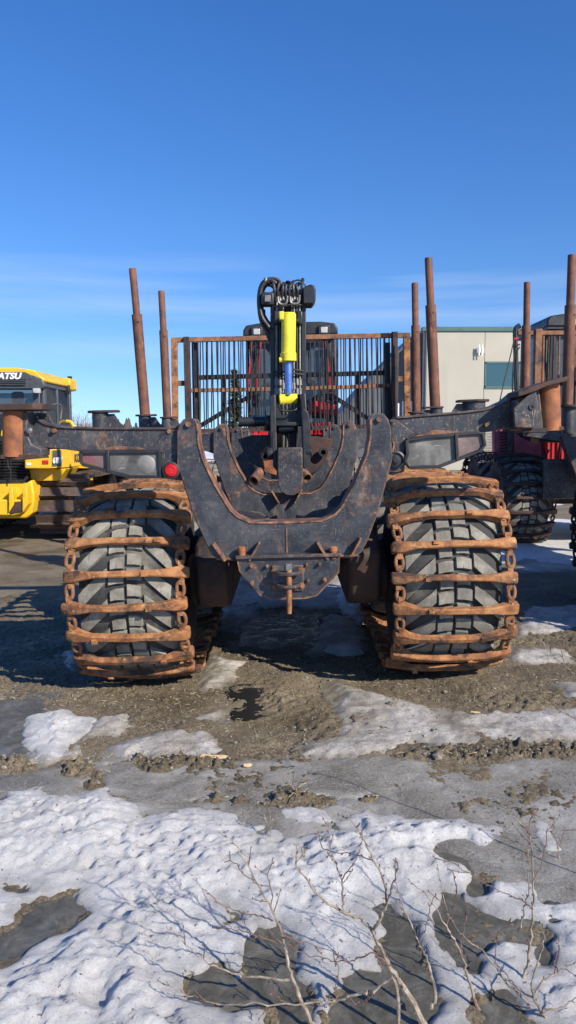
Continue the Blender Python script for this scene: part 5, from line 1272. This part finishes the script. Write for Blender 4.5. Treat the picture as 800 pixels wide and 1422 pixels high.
def water_mat():
    m, N, L, B = newmat('puddle_water'); v = coords(N, L, rnd=False)
    B.inputs['Base Color'].default_value = (.022, .022, .020, 1); B.inputs['Roughness'].default_value = .16; B.inputs['IOR'].default_value = 1.33
    bump(N, L, B, noise(N, L, v, 5, 3, .5), .06, .01); return m
M['mud'] = ground_mat()
gz = np.where(GY > 8, base + .03*fbm(GX, GY, 2.0, 3, 22)*1.0 - .02, dirt)
sheet('ground', gz, None, M['mud'])
sheet('snow', snow, (snow > gz - .02) & (snow > base - .028) & ((s_all > -.1) | (fs > .1)), snow_mat(), attr=np.where(far & (s_all < .02), fs*.3, s_all))
sheet('old_snow', oldz, (ol > -.08), oldsnow_mat(), attr=ol)
sheet('ice', ice, (ic > -.10), ice_mat())
sheet('melt_ice', np.where((ho > -.12) | (sn < .0), holeice, base - .004 + .006*fbm(GX, GY, .16, 5, 81, .6)), (ho > -.12) | (sn > -.02), melt_mat())
sheet('puddle', water, wa > -.10, water_mat())

# ---- loose matter on the ground
import bisect
zgrid = gz; xl_, yl_ = list(xs_), list(ys_)
def gh(x, y):
    i = min(max(bisect.bisect(xl_, x)-1, 0), NXg-2); j = min(max(bisect.bisect(yl_, y)-1, 0), NYg-2)
    return zgrid[j, i], j, i
rnd = random.Random(77)
ico = [(0, 0, 1), (.89, 0, .45), (.28, .85, .45), (-.72, .53, .45), (-.72, -.53, .45), (.28, -.85, .45), (.72, .53, -.45), (-.28, .85, -.45), (-.89, 0, -.45), (-.28, -.85, -.45), (.72, -.53, -.45), (0, 0, -1)]
icf = [(0, 1, 2), (0, 2, 3), (0, 3, 4), (0, 4, 5), (0, 5, 1), (1, 6, 2), (2, 7, 3), (3, 8, 4), (4, 9, 5), (5, 10, 1), (2, 6, 7), (3, 7, 8), (4, 8, 9), (5, 9, 10), (1, 10, 6), (11, 7, 6), (11, 8, 7), (11, 9, 8), (11, 10, 9), (11, 6, 10)]
b = MB(); n = 0
while n < 17000:
    x = rnd.uniform(-2.6, 2.8); y = 2.9 + 5.5*rnd.random()**1.1
    z, j, i = gh(x, y)
    if max(s_all[j, i], ol[j, i]+.01, ic[j, i] - 9*(clod[j, i] > .3)) > -.01 and clod[j, i] < .3: 
        if rnd.random() > .035: continue
    if wa[j, i] > 0: continue
    r = .0022 + .0055*rnd.random()**3 + (.010*rnd.random() if rnd.random() < .02 else 0) + (.016*rnd.random() if rnd.random() < .004 else 0)
    if clod[j, i] > .3: r *= 1.7
    sx_, sy_, sz_ = r*rnd.uniform(.8, 1.5), r*rnd.uniform(.8, 1.3), r*rnd.uniform(.5, .9); ca, sa = math.cos(n), math.sin(n)
    top_ = max(z, oldz[j, i] if ol[j, i] > 0 else -9, ice[j, i] if ic[j, i] > 0 else -9, snow[j, i] if s_all[j, i] > 0 else -9)
    vs = [((p[0]*sx_*ca-p[1]*sy_*sa)*(1+rnd.uniform(-.2, .2))+x, (p[0]*sx_*sa+p[1]*sy_*ca)+y, p[2]*sz_+top_+r*.2) for p in ico]; b.add(vs, icf); n += 1
o = b.build('gravel', M['stone'], None, smooth=0); o['kind'] = 'stuff'
b = MB(); n = 0
while n < 900:
    x = rnd.uniform(-2.6, 2.8); y = 2.9 + 3.2*rnd.random()
    z, j, i = gh(x, y)
    dens = 1.0 if clod[j, i] > .3 else (.5 if (4.3 < y < 4.95 and abs(x) > .35) else .10)
    if (max(s_all[j, i], ol[j, i]+.02, ic[j, i] - 9*(clod[j, i] > .3)) > 0 and clod[j, i] < .3) or rnd.random() > dens: continue
    a = rnd.gauss(0, .8); L_ = .006+.05*rnd.random()**2.5; dz_ = rnd.uniform(0, .012); r = rnd.uniform(.0007, .0018)
    p0 = (x, y, z+.004); p1 = (x+L_*.5*math.cos(a), y+L_*.5*math.sin(a), z+.006+dz_); p2 = (x+L_*math.cos(a+.3), y+L_*math.sin(a+.3), z+.004+dz_*.5)
    b.tube([p0, p1, p2], r, 3); n += 1
o = b.build('dry_grass', M['straw'], None, smooth=0); o['kind'] = 'stuff'
def splinter(px, py, L_, w, ang, label):
    x, y = G(px, py); z = gh(x, y)[0]
    z = max(z, ice[gh(x, y)[1], gh(x, y)[2]], oldz[gh(x, y)[1], gh(x, y)[2]])
    b = MB(); b.prismz([(-L_/2, -w*.2), (-L_*.2, -w*.6), (L_*.3, -w*.4), (L_/2, 0), (L_*.25, w*.5), (-L_*.1, w*.35), (-L_*.4, w*.5)], 0, .008)
    o = b.build('wood_splinter', M['wood'], None, bevel=.001); o.location = (x, y, z+.006); o.rotation_euler = (.15, .1, ang); tag(o, label, 'wood splinter')
splinter(300, 1050, .17, .028, .12, 'long pale wood splinter lying on the clods left of the middle')
splinter(344, 1064, .05, .022, .5, 'short pale wood chip right of the long splinter')
splinter(660, 997, .06, .008, .05, 'thin straw coloured stick on the mud in front of the right wheel')

# ---- leafless saplings in the foreground
def plant(name, label, base_px, Y, stems, seed, r0=.010, buds=True, group=None):
    """stems: (points in the photograph, start radius scale, depth at start, depth at end); the first is the main stem"""
    rnd = random.Random(seed); bx, by, bz = W(base_px[0], base_px[1], Y)
    loc = Vector((bx, by, 0)); t = thing(name, label, 'sapling', loc, group=group)
    twig = MB(); bud = MB()
    for k, (pts, rs, d0, d1) in enumerate(stems):
        n = len(pts); P = []
        for i, (a, c) in enumerate(pts):
            P.append(W(a, c, Y + d0 + (d1-d0)*i/(n-1)) - loc)
        if k == 0 and P[0].z > .0: P = [Vector((P[0].x + (P[0].x-P[1].x)*.3, P[0].y, -.03))] + P
        S = smooth_pts(P, 5); m = len(S)
        S = [p + Vector((rnd.gauss(0, .0016), rnd.gauss(0, .003), rnd.gauss(0, .0012))) for p in S]
        R = [max(.0013, r0*1.15*rs*(1-.86*(i/(m-1))**.8)) for i in range(m)]
        if k == 0: MB().tube(S, R, 7).build('trunk', M['bark'], t)
        else: MB().tube(S, R, 6).build('branch', M['bark'] if rs > .3 else M['bud'], t)
        L_ = 0
        for i in range(2, m):
            seg_ = S[i]-S[i-1]; L_ += seg_.length
            if L_ > .028:
                L_ = 0; s_ = rnd.choice((-1, 1)); d = seg_.normalized(); side = d.cross(Vector((0, 1, 0))).normalized()*s_
                if rnd.random() < .25 and i > m*.25:
                    tl_ = rnd.uniform(.02, .07); dd = (d*rnd.uniform(.5, .9) + side*rnd.uniform(.5, .9) + Vector((0, rnd.gauss(0, .5), .15))).normalized()
                    q = S[i]; e1 = q + dd*tl_*.5; e2 = q + dd*tl_ + Vector((0, 0, tl_*.12))
                    twig.tube([q, e1, e2], [.0017, .0013, .0009], 4)
                    for pp in (e1, e2): bud.lathe([(.0004, -.004), (.0021, -.001), (.0018, .002), (.0003, .005)], pp, 'z', 5)
                else:
                    pp = S[i] + side*R[i]; bud.tube([pp, pp + side*.003 + d*.004, pp + side*.004+d*.008], [.0016, .0019, .0005], 4)
    if twig.v: twig.build('twigs', M['bud'], t)['kind'] = 'stuff'
    if bud.v: bud.build('buds', M['bud'], t, smooth=0)['kind'] = 'stuff'
    return t
plant('bare_sapling', 'pale leafless sapling right of centre with the thickest of the foreground stems', (592, 1428), 1.95, [
    ([(590, 1425), (560, 1372), (541, 1342), (528, 1315), (515, 1290), (502, 1275)], 1.0, 0, .05),
    ([(502, 1275), (489, 1271), (468, 1262), (447, 1249), (425, 1219), (412, 1200), (414, 1172), (422, 1190), (424, 1174)], .55, .05, .10),
    ([(518, 1296), (530, 1270), (537, 1252), (533, 1222), (520, 1196), (507, 1170), (494, 1148), (481, 1131)], .5, .03, -.05),
    ([(477, 1262), (476, 1240), (474, 1222), (466, 1198), (459, 1177), (457, 1158), (455, 1140)], .35, .05, .15),
    ([(598, 1400), (604, 1385), (598, 1350), (590, 1325), (582, 1312), (570, 1280), (560, 1260), (552, 1232), (548, 1195)], .5, 0, .12),
    ([(541, 1342), (520, 1325), (500, 1330), (485, 1335), (455, 1332), (425, 1325), (400, 1310)], .28, 0, .05),
    ([(537, 1252), (545, 1230), (552, 1205), (549, 1190)], .25, 0, -.05), ([(474, 1222), (490, 1200), (500, 1180), (504, 1150)], .22, .1, .1),
    ([(520, 1196), (500, 1188), (470, 1184), (448, 1178)], .2, 0, .1), ([(582, 1312), (590, 1290), (598, 1260), (606, 1240)], .2, .05, .1),
    ([(560, 1372), (548, 1352), (530, 1335), (520, 1320)], .25, 0, .1)], 101, .0095)
plant('bare_sapling', 'slender leafless sapling leaning left from the bottom edge left of centre', (436, 1430), 1.95, [
    ([(434, 1424), (417, 1387), (408, 1360), (399, 1335), (391, 1297), (376, 1260), (354, 1222), (331, 1177), (305, 1156)], .8, 0, .15),
    ([(380, 1279), (358, 1272), (335, 1267), (308, 1255), (282, 1234)], .3, .05, .1), ([(384, 1310), (360, 1300), (342, 1295), (318, 1290), (300, 1286)], .26, .05, .0),
    ([(402, 1360), (370, 1358), (335, 1355), (305, 1345), (275, 1327), (248, 1302), (232, 1288)], .42, .02, .1),
    ([(376, 1260), (378, 1240), (372, 1215), (380, 1190)], .2, .1, .1), ([(391, 1297), (420, 1310), (450, 1318), (480, 1330)], .25, .05, .1),
    ([(300, 1345), (312, 1352), (330, 1350), (342, 1340)], .2, .1, .05), ([(354, 1222), (340, 1216), (328, 1200), (312, 1195)], .2, .1, .1)], 102, .0085)
plant('bare_branch', 'long pale branch stretching left over the melted hole from the thickest sapling', (560, 1375), 1.93, [
    ([(548, 1362), (520, 1376), (500, 1380), (460, 1390), (410, 1394), (350, 1393), (312, 1395), (270, 1385), (231, 1367)], .62, -.02, .08),
    ([(468, 1390), (466, 1372), (470, 1350), (468, 1325)], .25, 0, .05), ([(486, 1385), (496, 1396), (510, 1388), (515, 1375)], .2, 0, 0), ([(400, 1394), (385, 1384), (378, 1375)], .2, .05, .05)], 103, .008)
plant('bare_sapling', 'leafless sapling with two crossing stems right of the thick pale one', (672, 1430), 2.0, [
    ([(669, 1421), (660, 1390), (650, 1357), (643, 1335), (635, 1312), (622, 1290), (609, 1267), (590, 1240), (567, 1222)], .7, 0, .1),
    ([(720, 1380), (700, 1360), (690, 1345), (670, 1320), (650, 1305), (632, 1285), (620, 1262), (612, 1225), (608, 1200)], .42, 0, .15),
    ([(643, 1335), (640, 1310), (646, 1285), (650, 1255)], .25, .05, .1), ([(622, 1290), (630, 1262), (634, 1235), (628, 1210)], .22, .1, .0),
    ([(720, 1380), (735, 1395), (745, 1410), (752, 1425)], .42, 0, -.02)], 104, .0075)
plant('bare_sapling', 'upright forked leafless sapling standing near the right edge', (722, 1375), 2.1, [
    ([(722, 1372), (732, 1340), (738, 1300), (741, 1260), (741, 1222), (738, 1185), (734, 1155), (715, 1135), (700, 1120)], .65, 0, .1),
    ([(722, 1290), (728, 1265), (733, 1240), (735, 1210), (733, 1180), (737, 1150)], .4, .05, -.05), ([(741, 1222), (752, 1200), (757, 1175), (760, 1150)], .22, .05, .1),
    ([(734, 1155), (738, 1130), (742, 1125)], .2, .1, .1), ([(740, 1262), (725, 1250), (700, 1240), (665, 1222), (632, 1200), (605, 1192)], .28, 0, .1)], 105, .007)
plant('bare_sapling', 'spreading leafless sapling at the bottom right corner', (765, 1430), 1.95, [
    ([(760, 1425), (750, 1400), (742, 1385), (755, 1362), (775, 1350), (800, 1335), (815, 1320)], .6, 0, .05),
    ([(742, 1385), (738, 1372), (744, 1345), (752, 1320), (756, 1300), (748, 1280)], .4, 0, .1), ([(775, 1350), (770, 1335), (776, 1318), (775, 1300)], .25, 0, .1),
    ([(752, 1405), (775, 1400), (795, 1390), (815, 1370)], .4, 0, .0), ([(742, 1385), (720, 1375), (700, 1350), (690, 1340)], .3, 0, .1)], 106, .008)
plant('bare_sapling', 'small twiggy sprout in the wet ice at the right edge', (778, 1192), 2.75, [
    ([(776, 1192), (775, 1175), (773, 1158), (769, 1140)], .5, 0, .0), ([(775, 1178), (781, 1162), (784, 1150)], .3, 0, .05)], 107, .006)
plant('bare_branch', 'thin pale branch reaching in from the right edge below the right wheel', (815, 955), 2.6, [
    ([(830, 965), (810, 950), (800, 939), (785, 925), (770, 912), (758, 898), (750, 887)], .5, 0, .1), ([(785, 925), (780, 905), (782, 890)], .2, 0, .1), ([(820, 1005), (800, 998), (775, 985), (765, 975)], .3, 0, .1)], 108, .006)
plant('dry_stalk', 'single dry forked stalk at the far edge of the snow, below the middle clods', (375, 1162), 2.95, [
    ([(376, 1160), (375, 1148), (375, 1136), (374, 1120)], .5, 0, 0), ([(375, 1146), (369, 1138), (366, 1130)], .35, 0, 0), ([(375, 1143), (382, 1134), (384, 1128)], .35, 0, 0)], 109, .005)
plant('dry_stalk', 'curled dark stalk standing in the clods at the centre', (410, 1105), 3.3, [
    ([(412, 1105), (413, 1092), (420, 1082), (430, 1084), (428, 1090)], .6, 0, 0), ([(412, 1100), (404, 1090), (398, 1082)], .5, 0, 0)], 110, .006)
